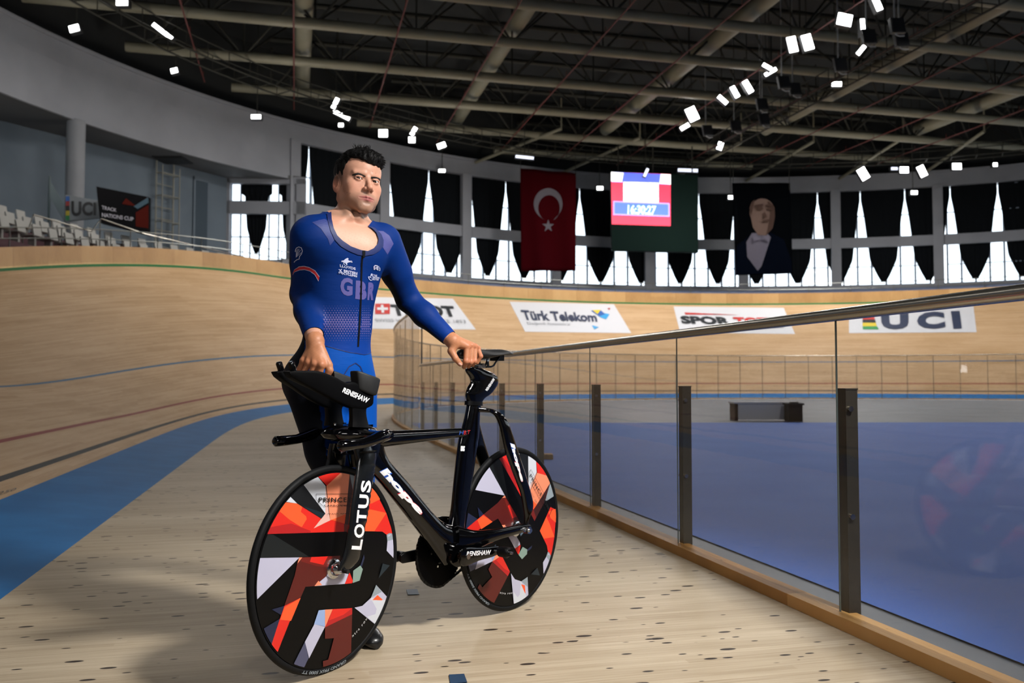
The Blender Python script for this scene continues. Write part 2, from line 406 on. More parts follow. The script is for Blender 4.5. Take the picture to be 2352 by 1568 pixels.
def balustrade(name, s0, s1, step, ztop, hp, label, railr, bolts, glass_top, rail_end=None, s_posts=None):
    root = empty(name, tuple(fn_in(s0, FO, 0.)), label, 'balustrade')
    sp = s_posts if s_posts is not None else list(np.arange(s0, s1+1e-3, step))
    for i, s in enumerate(sp):
        x, y, a = plan(s); t = np.array([math.cos(a), math.sin(a), 0]); nn = np.array([-math.sin(a), math.cos(a), 0])
        c = fn_in(s, FO-.045, 0.); g = G(); z0 = .0; q_ = .026 if bolts else .011
        g.obox(c+[0, 0, (hp+z0)/2], t*q_, nn*q_, (0, 0, (hp-z0)/2)); g.obox(c+[0, 0, hp+.002], t*(q_+.002), nn*(q_+.002), (0, 0, .003))
        p = g.mk('post', M_post if bolts else M_frail, root)
        if bolts:
            for bz in (hp-.075, .42):
                for sd in (-.032, .032):
                    g = G(); q = c+t*sd+[0, 0, bz]+nn*.012; g.disc(q, t*np.sign(sd), .011, .008, 12); g.mk('bolt', M_steel, p, smooth=True, auto=40)
    for i in range(len(sp)-1):
        g = G(); sweep(g, sp[i]+.006, sp[i+1]-.006, fn_in, FO-.006, FO+.004, .045, glass_top, 1.)
        g.mk('glass_panel', M_glass, root)
        if bolts:
            g = G(); a0 = fn_in(sp[i]+.004, FO, 0.); g.box(a0[0]-.003, a0[1]-.003, .05, a0[0]+.003, a0[1]+.003, glass_top); g.mk('joint_seal', M_edge, root)
    S = np.linspace(s0, s1, max(2, int((s1-s0)/.5)))
    P = [tuple(p) for p in fn_in(S, FO, ztop)]
    if rail_end: P = P+[tuple(fn_in(s1+.12, FO, rail_end))]
    g = G(); g.tube(P, railr, 16); g.mk('handrail', M_steel, root, smooth=True, auto=50)
    return root
near_s = [(-1.2)+1.49*k-.0 for k in range(-8, 9)]
near_s = [s for s in near_s if s < 11.4]
balustrade('low_glass_balustrade', near_s[0], near_s[-1], 1.49, 1.206, .912, 'waist-high glass balustrade with round steel handrail running past the bicycle', .025, True, 1.19, None, near_s)
tall_s = list(np.linspace(near_s[-1]+.15, 103, 66))
balustrade('tall_glass_balustrade', tall_s[0], tall_s[-1], 1.2, 2.2, 2.16, 'tall curved glass balustrade following the bend of the infield', .022, False, 2.19, 1.21, tall_s)
# far infield furniture seen through the glass
def fpt(px, py, z=0.):
    r = ray(px, py); return CAM+r*((z-H)/r[2])
p = fpt(1762, 966); g = G(); g.box(p[0]-.75, p[1], .0, p[0]-.68, p[1]+.5, .4, 1); g.box(p[0]+.68, p[1], 0, p[0]+.75, p[1]+.5, .4, 1); g.box(p[0]-.78, p[1]-.03, .4, p[0]+.78, p[1]+.53, .44, 0); g.box(p[0]-.68, p[1]-.02, .03, p[0]+.68, p[1]+.06, .4, 0)
g.mk('white_barrier_bench', [M_white, mat('dark_brown_trim', '3a2820', .6)], label='low white-fronted bench on the infield seen through the glass', cat='bench')
p = fpt(1828, 968); g = G(); g.box(p[0]-.16, p[1], 0, p[0]+.16, p[1]+.34, .38, 0); g.box(p[0]-.19, p[1]-.03, .38, p[0]+.19, p[1]+.37, .42, 0); g.box(p[0]-.1, p[1]+.1, .42, p[0]+.1, p[1]+.14, .45)
g.mk('black_bin', M_blk, label='black lidded bin beside the white-fronted infield bench', cat='bin')
p = fpt(1253, 1056); g = G(); g.obox((p[0], p[1]+.1, .03), (.09, 0, 0), (0, .1, 0), (0, 0, .03)); g.obox((p[0], p[1]+.1, .062), (.08, 0, 0), (0, .09, 0), (0, 0, .003))
g.mk('timber_offcut', M_kerb, label='short pine offcut on the blue infield behind the rear wheel', cat='timber')

# ------------------------------------------------------------------ building shell
COLPX = [677, 883, 1072, 1277, 1492, 1707, 1920, 2155, 2395]
CS = [ws(p) for p in COLPX]; CS.append(CS[-1]+(CS[-1]-CS[-2])); CS.append(CS[-1]+(CS[-1]-CS[-2]))
ZS, ZB0, ZB1, ZT, ZR = 8.0, 10.8, 11.55, 15.05, 16.2
s_a = CS[0]-.45
g = G(); sweep(g, 18, 120, wl, 0, .55, 15.1, ZR, 1.); sweep(g, 18, 120, wl, -.12, .0, ZR-.12, ZR+.05, 1.)
mk('trim_ring_beam', g.v, g.f, M_wall, kind='structure')
g = G(); sweep(g, s_a+.35, 112, wl, .02, .30, ZB0, ZB1, 1.); mk('trim_mid_beam', g.v, g.f, M_wall, kind='structure')
g = G(); sweep(g, s_a, 112, wl, 0, .55, 0, ZS, 1.); mk('wall_bend_lower', g.v, g.f, M_wall, kind='structure')
g = G(); sweep(g, 18, s_a+.3, wl, 0, .4, 12.8, 15.12, 1.); mk('wall_left_fascia', g.v, g.f, M_wall, kind='structure')
g = G(); sweep(g, 112, S1-LS+LOOP+4, wl, 0, .5, 0, ZR, 1.5); sweep(g, -29.5, 18, wl, 0, .5, 0, ZR, 1.5); mk('wall_back', g.v, g.f, M_wall, kind='structure')
for s in CS:
    x, y, a = plan(s); t = np.array([math.cos(a), math.sin(a), 0]); nn = np.array([-math.sin(a), math.cos(a), 0]); c = wl(s, .12, 0.)
    g = G(); g.obox(c+[0, 0, 7.6], t*.34, nn*.22, (0, 0, 7.6)); g.mk('column', M_wall, kind='structure')
# round columns under the left fascia
for px in (182, -75, 402*0-330):
    s = ws(px) if px > -60 else (26.5 if px == -75 else 22.)
    c = wl(s, .2, 0.); g = G(); g.tube([c+[0, 0, 4.5], c+[0, 0, 12.85]], .40, 24); g.mk('column', M_conc, kind='structure', smooth=True, auto=40)
# windows: frame and panes, one per bay
M_frame = mat('window_frame_grey', '6f7b8c', .5)
M_pane = bpy.data.materials.new('window_pane'); M_pane.use_nodes = True; t_ = M_pane.node_tree; t_.nodes.clear()
out = t_.nodes.new('ShaderNodeOutputMaterial'); tr = t_.nodes.new('ShaderNodeBsdfTransparent'); gl = t_.nodes.new('ShaderNodeBsdfGlossy'); gl.inputs[1].default_value = .02; mx = t_.nodes.new('ShaderNodeMixShader'); mx.inputs[0].default_value = .04
tr.inputs[0].default_value = (.96, .98, 1, 1)
t_.links.new(tr.outputs[0], mx.inputs[1]); t_.links.new(gl.outputs[0], mx.inputs[2]); t_.links.new(mx.outputs[0], out.inputs[0])
def window(k, fn, s0, s1, zlo, zhi, nm=6, hb=(9.4, 13.2)):
    g = G(); L = s1-s0
    for i in range(nm+1):
        s = s0+L*i/nm; sweep(g, s-.035, s+.035, fn, .42, .56, zlo, zhi, .1)
    for z in hb+(zlo+.03, zhi-.03): sweep(g, s0, s1, fn, .44, .54, z-.03, z+.03, 1.)
    o = g.mk('window_%d' % k, M_frame, kind='structure')
    g = G(); sweep(g, s0, s1, fn, .485, .495, zlo, zhi, 1.); g.mk('pane', M_pane, o)
    return o
for i in range(len(CS)-1): window(i+1, wl, CS[i]+.3, CS[i+1]-.3, ZS, ZT)
# recess on the left: back wall, short window wall, soffit, gallery floor
rw = [np.array(p, float) for p in ((-37, 15.9), (-23.2, 39.8), (-16.7, 51.0))]
ww = [np.array([-16.7, 51.0]), np.array([-12.2, 51.3])]
def seg(g, a, b, z0, z1, th=.3, m=0):
    a, b = np.array(a, float), np.array(b, float); t = b-a; L = np.linalg.norm(t); t /= L; nn = np.array([-t[1], t[0]]); c = (a+b)/2+nn*th/2
    g.obox((c[0], c[1], (z0+z1)/2), (t[0]*L/2, t[1]*L/2, 0), (nn[0]*th/2, nn[1]*th/2, 0), (0, 0, (z1-z0)/2), m)
g = G(); seg(g, rw[0], rw[1], 3, 13.2); seg(g, rw[1], rw[2], 3, 13.2); mk('wall_left', g.v, g.f, M_wall2, kind='structure')
d_ = (rw[2]-rw[1])/np.linalg.norm(rw[2]-rw[1])
g = G(); q = rw[1]+d_*.2; seg(g, rw[1]-d_*5.2+np.array([.25, -.15]), rw[1]-d_*3.6+np.array([.25, -.15]), 5, 12.9, .3); mk('trim_1', g.v, g.f, mat('dark_pilaster', '4c5660', .8), kind='structure')
# dark doorway in the left wall
dpx = [(443, 408), (512, 416)]
def on_seg(px, A, B):
    r = ray(px, 800); # solve r*t on the line
    a = np.array(A); b = np.array(B); d = b-a
    M_ = np.array([[r[0], -d[0]], [r[1], -d[1]]]); tt, u = np.linalg.solve(M_, a); return a+d*u
q0, q1 = on_seg(441, rw[1], rw[2]), on_seg(470, rw[1], rw[2])
g = G(); nrm = np.array([d_[1], -d_[0]])
seg(g, q0+nrm*.06, q1+nrm*.06, 5, 12.2, .12, 0); seg(g, q0-d_*.12+nrm*.1, q0+nrm*.1, 5, 12.35, .16, 1); seg(g, q0-d_*.12+nrm*.1, q1+nrm*.1, 12.2, 12.42, .16, 1)
g.mk('door_1', [mat('door_dark_grey', '35424c', .8), M_wall2], kind='structure')
g = G(); z0 = 12.78
a0 = [wl(s, .1, z0) for s in np.linspace(18, s_a, 16)]; V = [tuple(p) for p in a0]+[(-12.3, 51.6, z0), (-16.7, 51.6, z0), (-23.8, 40.2, z0), (-37.5, 16, z0)]
V2 = [(x, y, z+.2) for x, y, z in V]; n = len(V)
mk('ceiling_left_soffit', V+V2, [tuple(range(n)), tuple(range(2*n-1, n-1, -1))]+[(i, (i+1) % n, n+(i+1) % n, n+i) for i in range(n)], M_sof, kind='structure')
def fseg(s, o, z):
    u = np.asarray(s, float); a, b = ww; d = (b-a)/np.linalg.norm(b-a); nn = np.array([-d[1], d[0]])
    return np.stack([a[0]+d[0]*u+nn[0]*o, a[1]+d[1]*u+nn[1]*o, z+0*u], -1)
Lw = np.linalg.norm(ww[1]-ww[0])
g = G(); sweep(g, 0, Lw, fseg, 0, .4, 3, ZS, 2); sweep(g, 0, Lw, fseg, 0, .3, ZB0-.1, ZB1-.1, 2); sweep(g, 0, .15, fseg, 0, .5, ZS, 12.8, 2); sweep(g, Lw-.5, Lw, fseg, 0, .5, ZS, 12.8, 2); sweep(g, 0, Lw, fseg, 0, .4, 12.5, 12.9, 2)
mk('wall_left_end', g.v, g.f, M_wall, kind='structure')
window(len(CS), fseg, .15, Lw-.5, ZS, 12.6, 7, (9.4,))
# gallery deck between rim wall and outer wall
S = np.arange(16, 116, 1.); a = rim(S, .1, .12); b = wl(S, .3, 0.); b[:, 2] = a[:, 2]; n = len(S)
mk('floor_gallery', np.concatenate([a, b]), [(i, i+1, n+i+1, n+i) for i in range(n-1)], noisy('gallery_floor_grey', '6d7076', '5c6066', .6, .6), kind='structure')
zf = 6.6
V = [(-37.5, 16, zf), (-23.8, 40.2, zf), (-16.7, 51.6, zf), (-12, 51.6, zf)]+[tuple(wl(s, .2, zf)) for s in np.linspace(s_a, 16, 16)]
mk('floor_recess', V, [tuple(range(len(V)))], M_conc, kind='structure')
# roof deck
V = [tuple(p) for p in wl(SS[:-1], 1.2, 20.6)]; n = len(V); V2 = [(x, y, 16.1) for x, y, z in V]; V3 = [tuple(p) for p in wl(SS[:-1], .1, 16.15)]
mk('ceiling', V+V2+V3, [tuple(range(n-1, -1, -1))]+[(i, (i+1) % n, n+(i+1) % n, n+i) for i in range(n)]+[(n+i, n+(i+1) % n, 2*n+(i+1) % n, 2*n+i) for i in range(n)], M_roof, kind='structure')

# ------------------------------------------------------------------ curtains
peaks = [716, 808, 898, 990, 1084, 1166, 1250, 1335, 1430, 1520, 1608, 1692, 1785, 1880, 1978, 2080, 2184, 2293, 2400]
sp_ = [ws(p) for p in peaks]
# first half-curtain by the column left of the man
sp_ = [CS[0]+.3]+sp_
def curtain(s0, s1, fn, ztop, zbot, name_label, tipw=.12, w0=1., lean=0.):
    NZ = 26; NU = 40; V = []; Fc = []
    mid = (s0+s1)/2+lean; hw = (s1-s0)/2
    for j in range(NZ+1):
        v = j/NZ; z = ztop+(zbot-ztop)*v
        zm = z
        f = np.interp(zm, [zbot, zbot+.35*(9.9-zbot)+0, 9.9, 11.0, 13.2, ztop-.75, ztop], [tipw, .32, .62, .70, .87, 1., 1.])
        for i in range(NU+1):
            u = i/NU*2-1; s = mid*(1-0)+u*hw*f+(-lean*f)
            dz = 0
            o = .36+.05*math.sin(u*17+mid*3)*(.3+.7*(1-f))*min(1, (1-abs(u))*6)
            V.append(tuple(fn(s, o, z+dz)))
    for j in range(NZ):
        for i in range(NU):
            a = j*(NU+1)+i; Fc.append((a, a+1, a+NU+2, a+NU+1))
    o = mk('curtain', V, Fc, M_cloth, smooth=True, label=name_label, cat='curtain', group='black curtains in the window bays')
    return o
for i in range(len(sp_)-1):
    lab = 'black curtain gathered to a point, %s from the left in the tall window row' % ordn(i)
    curtain(sp_[i]+.015, sp_[i+1]-.015, wl, 15.12, 8.25, lab, lean=(.0 if i else -.4))
curtain(.75, 2.55, fseg, 12.6, 8.4, 'black curtain in the low window left of the white pillar, left one', tipw=.1)
curtain(2.95, 4.2, fseg, 12.6, 8.6, 'black curtain in the low window left of the white pillar, right one', tipw=.1)
# ------------------------------------------------------------------ roof structure
SD = np.array([-math.sin(ANG), math.cos(ANG), 0]); PD = np.array([math.cos(ANG), math.sin(ANG), 0])
wloop = wl(SS[:-1], 0, 0.)[:, :2]
def inside_range(P0, D, dz=.5):
    ts = []; n = len(wloop)
    for i in range(n):
        a = wloop[i]; b = wloop[(i+1) % n]; e = b-a
        M_ = np.array([[D[0], -e[0]], [D[1], -e[1]]])
        if abs(np.linalg.det(M_)) < 1e-9: continue
        t, u = np.linalg.solve(M_, a-P0[:2])
        if 0 <= u < 1: ts.append(t)
    return (min(ts)+dz, max(ts)-dz) if len(ts) > 1 else None
k = 0
for Yk in (26.7, 31.8, 36.9, 41.4, 46.5, 51.6, 56.8, 61.3):
    P0 = np.array([0, Yk, 17.1]); r = inside_range(P0, PD, .3)
    if not r: continue
    ro = empty('roof_truss', tuple(P0+PD*(r[0]+r[1])/2), kind='structure')
    g = G(); g.tube([P0+PD*r[0], P0+PD*r[1]], .25, 14); g.mk('bottom_chord', M_truss, ro, smooth=True, auto=50)
    for sd in (-1.25, 1.25):
        g = G(); q = SD*sd+np.array([0, 0, 2.4]); g.tube([P0+PD*(r[0]+2)+q, P0+PD*(r[1]-2)+q], .13, 10); g.mk('top_chord', M_trd, ro, smooth=True, auto=50)
    g = G(); t = math.ceil(r[0]/4.6)*4.6; 
    while t < r[1]-3.5:
        for sd in (-1.25, 1.25):
            q = SD*sd+np.array([0, 0, 2.4])
            g.tube([P0+PD*t, P0+PD*(t+2.3)+q], .055, 6); g.tube([P0+PD*(t+2.3)+q, P0+PD*(t+4.6)], .055, 6)
        g.tube([P0+PD*t, P0+PD*t+[0, 0, 2.4]], .04, 6)
        t += 4.6
    if g.v: g.mk('bracing', M_trd, ro)
for X in (-11.0, -.8, 9.7, 20.6, 31.):
    P0 = np.array([X, 45.5, 18.0]); r = inside_range(P0, SD, 1.5)
    g = G(); g.tube([P0+SD*(-26), P0+SD*min(r[1], 14)], .42, 16); g.mk('air_duct', M_truss, smooth=True, auto=50, kind='structure')
for i in range(11):
    X = -15.2+4.75*i; P0 = np.array([X, 41.4, 16.78]); r = inside_range(P0, SD, .6)
    g = G(); g.tube([P0+SD*max(r[0], -24), P0+SD*r[1]], .035, 6)
    for q in np.arange(-20, r[1], 3.0): g.tube([P0+SD*q, P0+SD*q+[0, 0, .3]], .02, 5)
    g.mk('sprinkler_pipe', M_red, kind='structure')
# catwalks: one straight along the hall, one following the outer wall
def catwalk(P, w=.55, hr=.75):
    g = G(); P = [np.array(p, float) for p in P]; L = []; Rr = []
    for i, p in enumerate(P):
        a = P[max(i-1, 0)]; b = P[min(i+1, len(P)-1)]; t = (b-a)/np.linalg.norm(b-a); nn = np.array([-t[1], t[0], 0]); L.append(p+nn*w); Rr.append(p-nn*w)
    for Q in (L, Rr):
        g.tube(Q, .045, 6); g.tube([q+[0, 0, hr] for q in Q], .03, 6)
    for i in range(len(P)):
        g.tube([L[i], Rr[i]], .03, 5)
        for Q in (L, Rr): g.tube([Q[i], Q[i]+[0, 0, hr]], .022, 5)
    return g.mk('catwalk', M_trd, kind='structure')
c0w = np.array([13.3, 57., 15.9]); catwalk([c0w-SD*q for q in np.arange(0, 34, .9)])
catwalk([tuple(wl(s, -4.2, 16.1)) for s in np.arange(24, 104, .9)])
# stays from the ring to the trusses
for px, py, z, dx, dl in ((1215, 318, 17, -8, 5.5), (1415, 330, 17, -8, 5.5), (1610, 345, 17, -7, 6), (1800, 350, 17, -5, 5), (2010, 345, 17, -4, 4.)):
    pass
for s in [ws(p) for p in (1090, 1290, 1540, 1715, 1930, 2120)]:
    a = wl(s, -.1, 16.0); b = wl(s+2.2, -6.5, 17.2); g = G(); g.tube([a, b], .11, 8); g.tube([b, b+[0, 0, 2]], .05, 6); g.mk('roof_stay', M_truss, smooth=True, auto=50, kind='structure')

# ------------------------------------------------------------------ floodlights
M_em = mat('lamp_glow', (1, 1, 1), .5, emit=9); M_emd = mat('lamp_glow_soft', (.8, .84, 1), .5, emit=1.6)
FL = [(280, 6, 26, 12, 0, 16.3), (170, 65, 22, 15, -15, 15.9), (373, 72, 56, 9, 38, 16.6), (400, 162, 15, 11, -15, 16.2), (588, 268, 22, 9, 0, 15.2), (783, 287, 11, 8, 0, 16.1),
      (770, 237, 26, 9, -65, 16.3), (784, 264, 42, 8, 27, 16.2), (880, 306, 20, 17, 0, 16.), (950, 301, 20, 9, -60, 16.2), (946, 321, 15, 13, 0, 16.), (1014, 334, 19, 12, -20, 16.),
      (1015, 392, 15, 7, 0, 14.9), (1205, 361, 42, 6, 6, 15.3), (1580, 391, 46, 7, 2, 15.6), (1484, 396, 20, 6, -65, 14.6), (1378, 432, 14, 8, 0, 14.4), (1680, 453, 14, 8, 0, 13.9),
      (1940, 45, 33, 27, 12, 16.2), (1982, 62, 38, 9, 87, 16.1), (1820, 102, 36, 20, 78, 16.2), (1855, 97, 36, 22, 75, 16.2), (1978, 115, 26, 9, -50, 16.1), (1922, 193, 22, 10, 0, 16.),
      (1762, 153, 22, 8, 30, 16.2), (1770, 165, 30, 8, -30, 16.1), (1718, 199, 31, 13, 60, 16.2), (1688, 211, 28, 11, 62, 16.2), (1660, 229, 26, 9, 42, 16.1), (1590, 262, 32, 23, 65, 16.2), (1573, 291, 22, 9, -30, 16.),
      (2015, 8, 34, 14, 68, 16.1), (1654, 335, 18, 12, -70, 16.), (1983, 399, 28, 19, 60, 15.6), (2062, 387, 30, 6, 0, 15.8), (2077, 390, 19, 14, 0, 15.5), (2118, 393, 26, 16, 65, 15.5), (2198, 382, 20, 14, 0, 15.7), (2286, 378, 9, 8, 0, 15.8), (2100, 442, 14, 8, 0, 13.6)]
order = sorted(range(len(FL)), key=lambda i: FL[i][0]); rank = {j: i for i, j in enumerate(order)}
def where(px, py):
    if px < 650: return 'over the left gallery'
    if px < 1060: return 'above the man'
    if py > 370 and px > 1900: return 'under the far right ring beam'
    if py > 370: return 'in front of the far curtains'
    if px < 1300: return 'left of the scoreboard'
    return 'on the middle catwalk'
import collections
cnt = collections.Counter()
for i in order:
    px, py, wd, ht, ang, z = FL[i]
    r = ray(px, py); P = CAM+r*((z-H)/r[2]); d = P[1]
    # keep clear of the outer wall
    vx = np.array([math.cos(math.radians(ang)), 0, -math.sin(math.radians(ang))]); vz = np.array([-vx[2], 0, vx[0]])
    vy = np.array([0, 1., 0]); hw_, hh = wd*d/F/2, ht*d/F/2
    wh = where(px, py); j = cnt[wh]; cnt[wh] += 1
    tot = sum(1 for q in FL if where(q[0], q[1]) == wh)
    ro = empty('floodlight', tuple(P), '%s floodlight %s, %s from the left there' % ('tall lit' if abs(ang) > 45 else ('slim lit strip' if wd > 35 else 'small lit'), wh, ordn(j)), 'floodlight', 'floodlights under the roof')
    g = G(); g.obox(P+vy*.16, vx*(hw_+.04), vy*.13, vz*(hh+.04)); g.mk('housing', M_blk, ro)
    g = G(); g.obox(P, vx*hw_, vy*.02, vz*hh); g.mk('lens', M_em if ht > 7 or wd < 20 else M_emd, ro)
    g = G(); g.tube([P+vy*.2+[0, 0, .1], [P[0], P[1]+.2, 20.65]], .025, 5); g.tube([P+vy*.2+[-.15, 0, .1], P+vy*.2+[.15, 0, .1]], .02, 5); g.mk('bracket', M_trd, ro)
# unlit floodlights hanging from the catwalk on bent pipes
UN = [(2060, 60), (1995, 85), (2070, 92), (1930, 150), (1800, 190), (1825, 205), (1750, 240), (1755, 275), (1690, 290), (1625, 300), (1580, 180), (1120, 325)]
UN = UN[:10]
for i, (px, py) in enumerate(UN):
    r = ray(px, py); P = CAM+r*((15.5-H)/r[2])
    ro = empty('dark_floodlight', tuple(P), 'unlit black floodlight hanging on a bent pipe, %s from the right along the middle catwalk' % ordn(i), 'floodlight', 'unlit floodlights on the middle catwalk')
    g = G(); g.obox(P, (.28, 0, 0), (0, .12, 0), (-.05, 0, .3)); g.obox(P+[0, -.14, 0], (.24, 0, 0), (0, .02, 0), (-.04, 0, .25)); g.mk('housing', M_blk, ro)
    g = G(); g.tube([[P[0]-.1, P[1], 20.65], P+[-.1, 0, .0], P+[-.05, 0, -.35], P+[.1, 0, -.42], P+[.3, 0, -.4]], .03, 6); g.mk('bent_pipe', mat('pale_pipe', '9a9d9c', .5), ro)
# ------------------------------------------------------------------ scoreboard, flag, portrait banner
def sheet(name, quad, Y, th, mats, wav=0., nu=24, nv=24, **kw):
    """hanging cloth or board: quad (BL,BR,TR,TL) in photo coordinates at distance Y (pair = left, right)"""
    Y0, Y1 = Y if isinstance(Y, tuple) else (Y, Y)
    V = []
    for k in (0, 1):
        for j in range(nv+1):
            for i in range(nu+1):
                u, v = i/nu, j/nv; q = quad_map(np.array([[u, v]]), quad)[0]
                yy = Y0+(Y1-Y0)*u+wav*math.sin(u*11+v*2)*(1-.5*v)+k*th; P = at(q[0], q[1], Y0+(Y1-Y0)*u); P = P+np.array([0, yy-P[1], 0]); V.append(P)
    Fc = []; n = (nu+1)*(nv+1)
    for j in range(nv):
        for i in range(nu):
            a = j*(nu+1)+i; f = (a, a+1, a+nu+2, a+nu+1); Fc.append(f); Fc.append(tuple(n+q for q in f[::-1]))
    for i in range(nu):
        Fc.append((i+1, i, n+i, n+i+1)); a = nv*(nu+1)+i; Fc.append((a, a+1, n+a+1, n+a))
    for j in range(nv):
        a = j*(nu+1); b = a+nu+1; Fc.append((a, b, n+b, n+a)); a += nu; b += nu; Fc.append((b, a, n+a, n+b))
    return mk(name, V, Fc, mats, **kw)
def cloth_mat(name, col, trn, alpha):
    m = bpy.data.materials.new(name); m.use_nodes = True; t = m.node_tree; t.nodes.clear(); c = (*lin(col), 1)
    o = t.nodes.new('ShaderNodeOutputMaterial'); d = t.nodes.new('ShaderNodeBsdfDiffuse'); r = t.nodes.new('ShaderNodeBsdfTranslucent'); p = t.nodes.new('ShaderNodeBsdfTransparent')
    d.inputs[0].default_value = c; r.inputs[0].default_value = c; p.inputs[0].default_value = (*[min(1, x*1.6+.12) for x in lin(col)], 1)
    a = t.nodes.new('ShaderNodeMixShader'); a.inputs[0].default_value = trn; b = t.nodes.new('ShaderNodeMixShader'); b.inputs[0].default_value = alpha
    t.links.new(d.outputs[0], a.inputs[1]); t.links.new(r.outputs[0], a.inputs[2]); t.links.new(a.outputs[0], b.inputs[1]); t.links.new(p.outputs[0], b.inputs[2]); t.links.new(b.outputs[0], o.inputs[0]); return m
M_fr = cloth_mat('flag_red_cloth', '480b12', .5, .10); M_fw = cloth_mat('flag_white_cloth', '77737a', .4, .05)
flag = sheet('crescent_flag', [(1197, 622), (1322, 622), (1323, 398), (1195, 386)], (58.6, 59.2), .03, M_fr, wav=.16, smooth=True, label='large red flag with white crescent and star hanging left of the scoreboard', cat='flag')
bv = bvh_of([flag])
def arc(cx, cy, rx, ry, a0, a1, n=28): return [(cx+rx*math.cos(q), cy+ry*math.sin(q)) for q in np.linspace(a0, a1, n)]
o_ = arc(1259, 468, 33, 36, math.radians(128), math.radians(412)); i_ = arc(1261, 478, 25, 30, math.radians(428), math.radians(112))
cres = o_+i_; st = []
for q in range(10):
    r_ = 15 if q % 2 == 0 else 5.8; st.append((1259+r_*.95*math.sin(q*PI/5), 519-r_*math.cos(q*PI/5)))
def strip_poly(o, i, m=0):
    n = len(o); i = i[::-1]; return (o+i, [(k, k+1, n+k+1, n+k) for k in range(n-1)], m)
g = G()
for px in (1196, 1322):
    a = at(px, 392, 58.8); g.tube([a-[0, 0, .4], [a[0], a[1], 20.65]], .02, 5)
g.mk('cord', M_trd, flag)
decal('crescent', [strip_poly(o_, i_)], bv, M_fw, flag, off=.02, step=12)
decal('star', [poly(st)], bv, M_fw, flag, off=.02, step=12)
# score board
M_cab = mat('dark_green_cabinet', '061512', .9, spec=.1)
ro = sheet('scoreboard', [(1406, 574), (1604, 579), (1603, 402), (1402, 392)], (58.5, 59.3), .6, M_cab, nu=2, nv=2, label='large hanging scoreboard with a lit red, white and blue screen', cat='scoreboard')
bv = bvh_of([ro])
def em(n, c, e): return mat(n, c, .5, emit=e)
LM = [em('led_red', 'f03a56', .9), em('led_blue', '5b6ef0', .9), em('led_white', (1, 1, 1), 1.3), em('led_violet', 'a59af8', 1.), em('led_deep_blue', '5373ea', .9), em('led_cyan', 'c9f6ff', 1.3)]
def rq(x0, y0, x1, y1, m): return poly([(x0, y1), (x1, y1), (x1, y0), (x0, y0)], m)
scr = decal('screen', [poly([(1405, 515), (1540, 519), (1540, 400), (1403, 395)], 0), poly([(1404, 418), (1540, 424), (1540, 401), (1403, 395)], 1),
      poly([(1403, 417), (1428, 418), (1432, 397), (1403, 395)], 2), poly([(1514, 422), (1540, 424), (1540, 401), (1517, 400)], 2),
      poly([(1431, 463), (1512, 466), (1512, 420), (1431, 418)], 2), poly([(1408, 494), (1537, 498), (1537, 467), (1408, 462)], 3), poly([(1411, 491), (1534, 495), (1534, 470), (1411, 465)], 4)],
      bv, LM, ro, off=.03, step=60, lay=.01)
decal('clock_digits', [txt('16:30:27', [(1440, 492), (1504, 494), (1506, 473), (1441, 471)], 0, bold=.03)], bv, LM[5], scr if scr else ro, off=.13, step=60)
g = G()
for px in (1420, 1500, 1590):
    a = at(px, 396, 59.2); g.tube([a, a+[0, 0, 1.8]], .05, 6)
g.mk('hanger', M_trd, ro)
# portrait banner
M_pd = cloth_mat('banner_dark_cloth', '07090c', .45, .16); M_pf = cloth_mat('banner_face_print', '6f5c54', .4, .12); M_pw = cloth_mat('banner_shirt_print', '7a7684', .5, .25); M_pn = cloth_mat('banner_suit_print', '0a0f1a', .45, .22)
M_ps = cloth_mat('banner_face_shade_print', '4a3a34', .4, .12)
ban = sheet('portrait_banner', [(1690, 632), (1820, 628), (1815, 420), (1682, 420)], (59.6, 59.9), .03, M_pd, wav=.08, smooth=True, label='tall dark hanging banner with a portrait of a person in suit and white bow tie', cat='banner')
bv = bvh_of([ban])
g = G()
for px in (1684, 1813):
    a = at(px, 423, 59.75); g.tube([a-[0, 0, .4], [a[0], a[1], 20.65]], .02, 5)
g.mk('cord', M_trd, ban)
decal('printed_portrait', [poly([(1690, 630), (1692, 565), (1722, 540), (1742, 528), (1770, 534), (1800, 550), (1818, 600), (1819, 627)], 2),
      poly([(1714, 556), (1727, 535), (1762, 536), (1770, 545), (1748, 612), (1740, 622), (1716, 590)], 1),
      poly(arc(1750, 487, 29, 31, 0, 2*PI)[:-1], 0), poly([(1723, 495), (1778, 497), (1774, 524), (1758, 541), (1740, 540), (1728, 522)], 0), poly([(1762, 462), (1778, 475), (1779, 498), (1774, 524), (1758, 541), (1764, 512), (1768, 490)], 3), poly([(1720, 478), (1724, 466), (1732, 458), (1727, 480), (1724, 496)], 3), poly([(1731, 472), (1750, 469), (1751, 474), (1733, 477)], 3), poly([(1757, 470), (1774, 470), (1774, 475), (1758, 475)], 3),
      poly([(1733, 478), (1748, 474), (1749, 482), (1736, 485)], 3), poly([(1759, 477), (1772, 476), (1771, 484), (1760, 483)], 3), poly([(1752, 486), (1759, 500), (1750, 502)], 3), poly([(1748, 506), (1764, 505), (1763, 510), (1749, 511)], 3),
      poly([(1728, 542), (1745, 549), (1728, 556)], 1), poly([(1762, 542), (1745, 549), (1762, 556)], 1)],
      bv, [M_pf, M_pw, M_pn, M_ps], ban, off=.03, step=12, lay=.02)
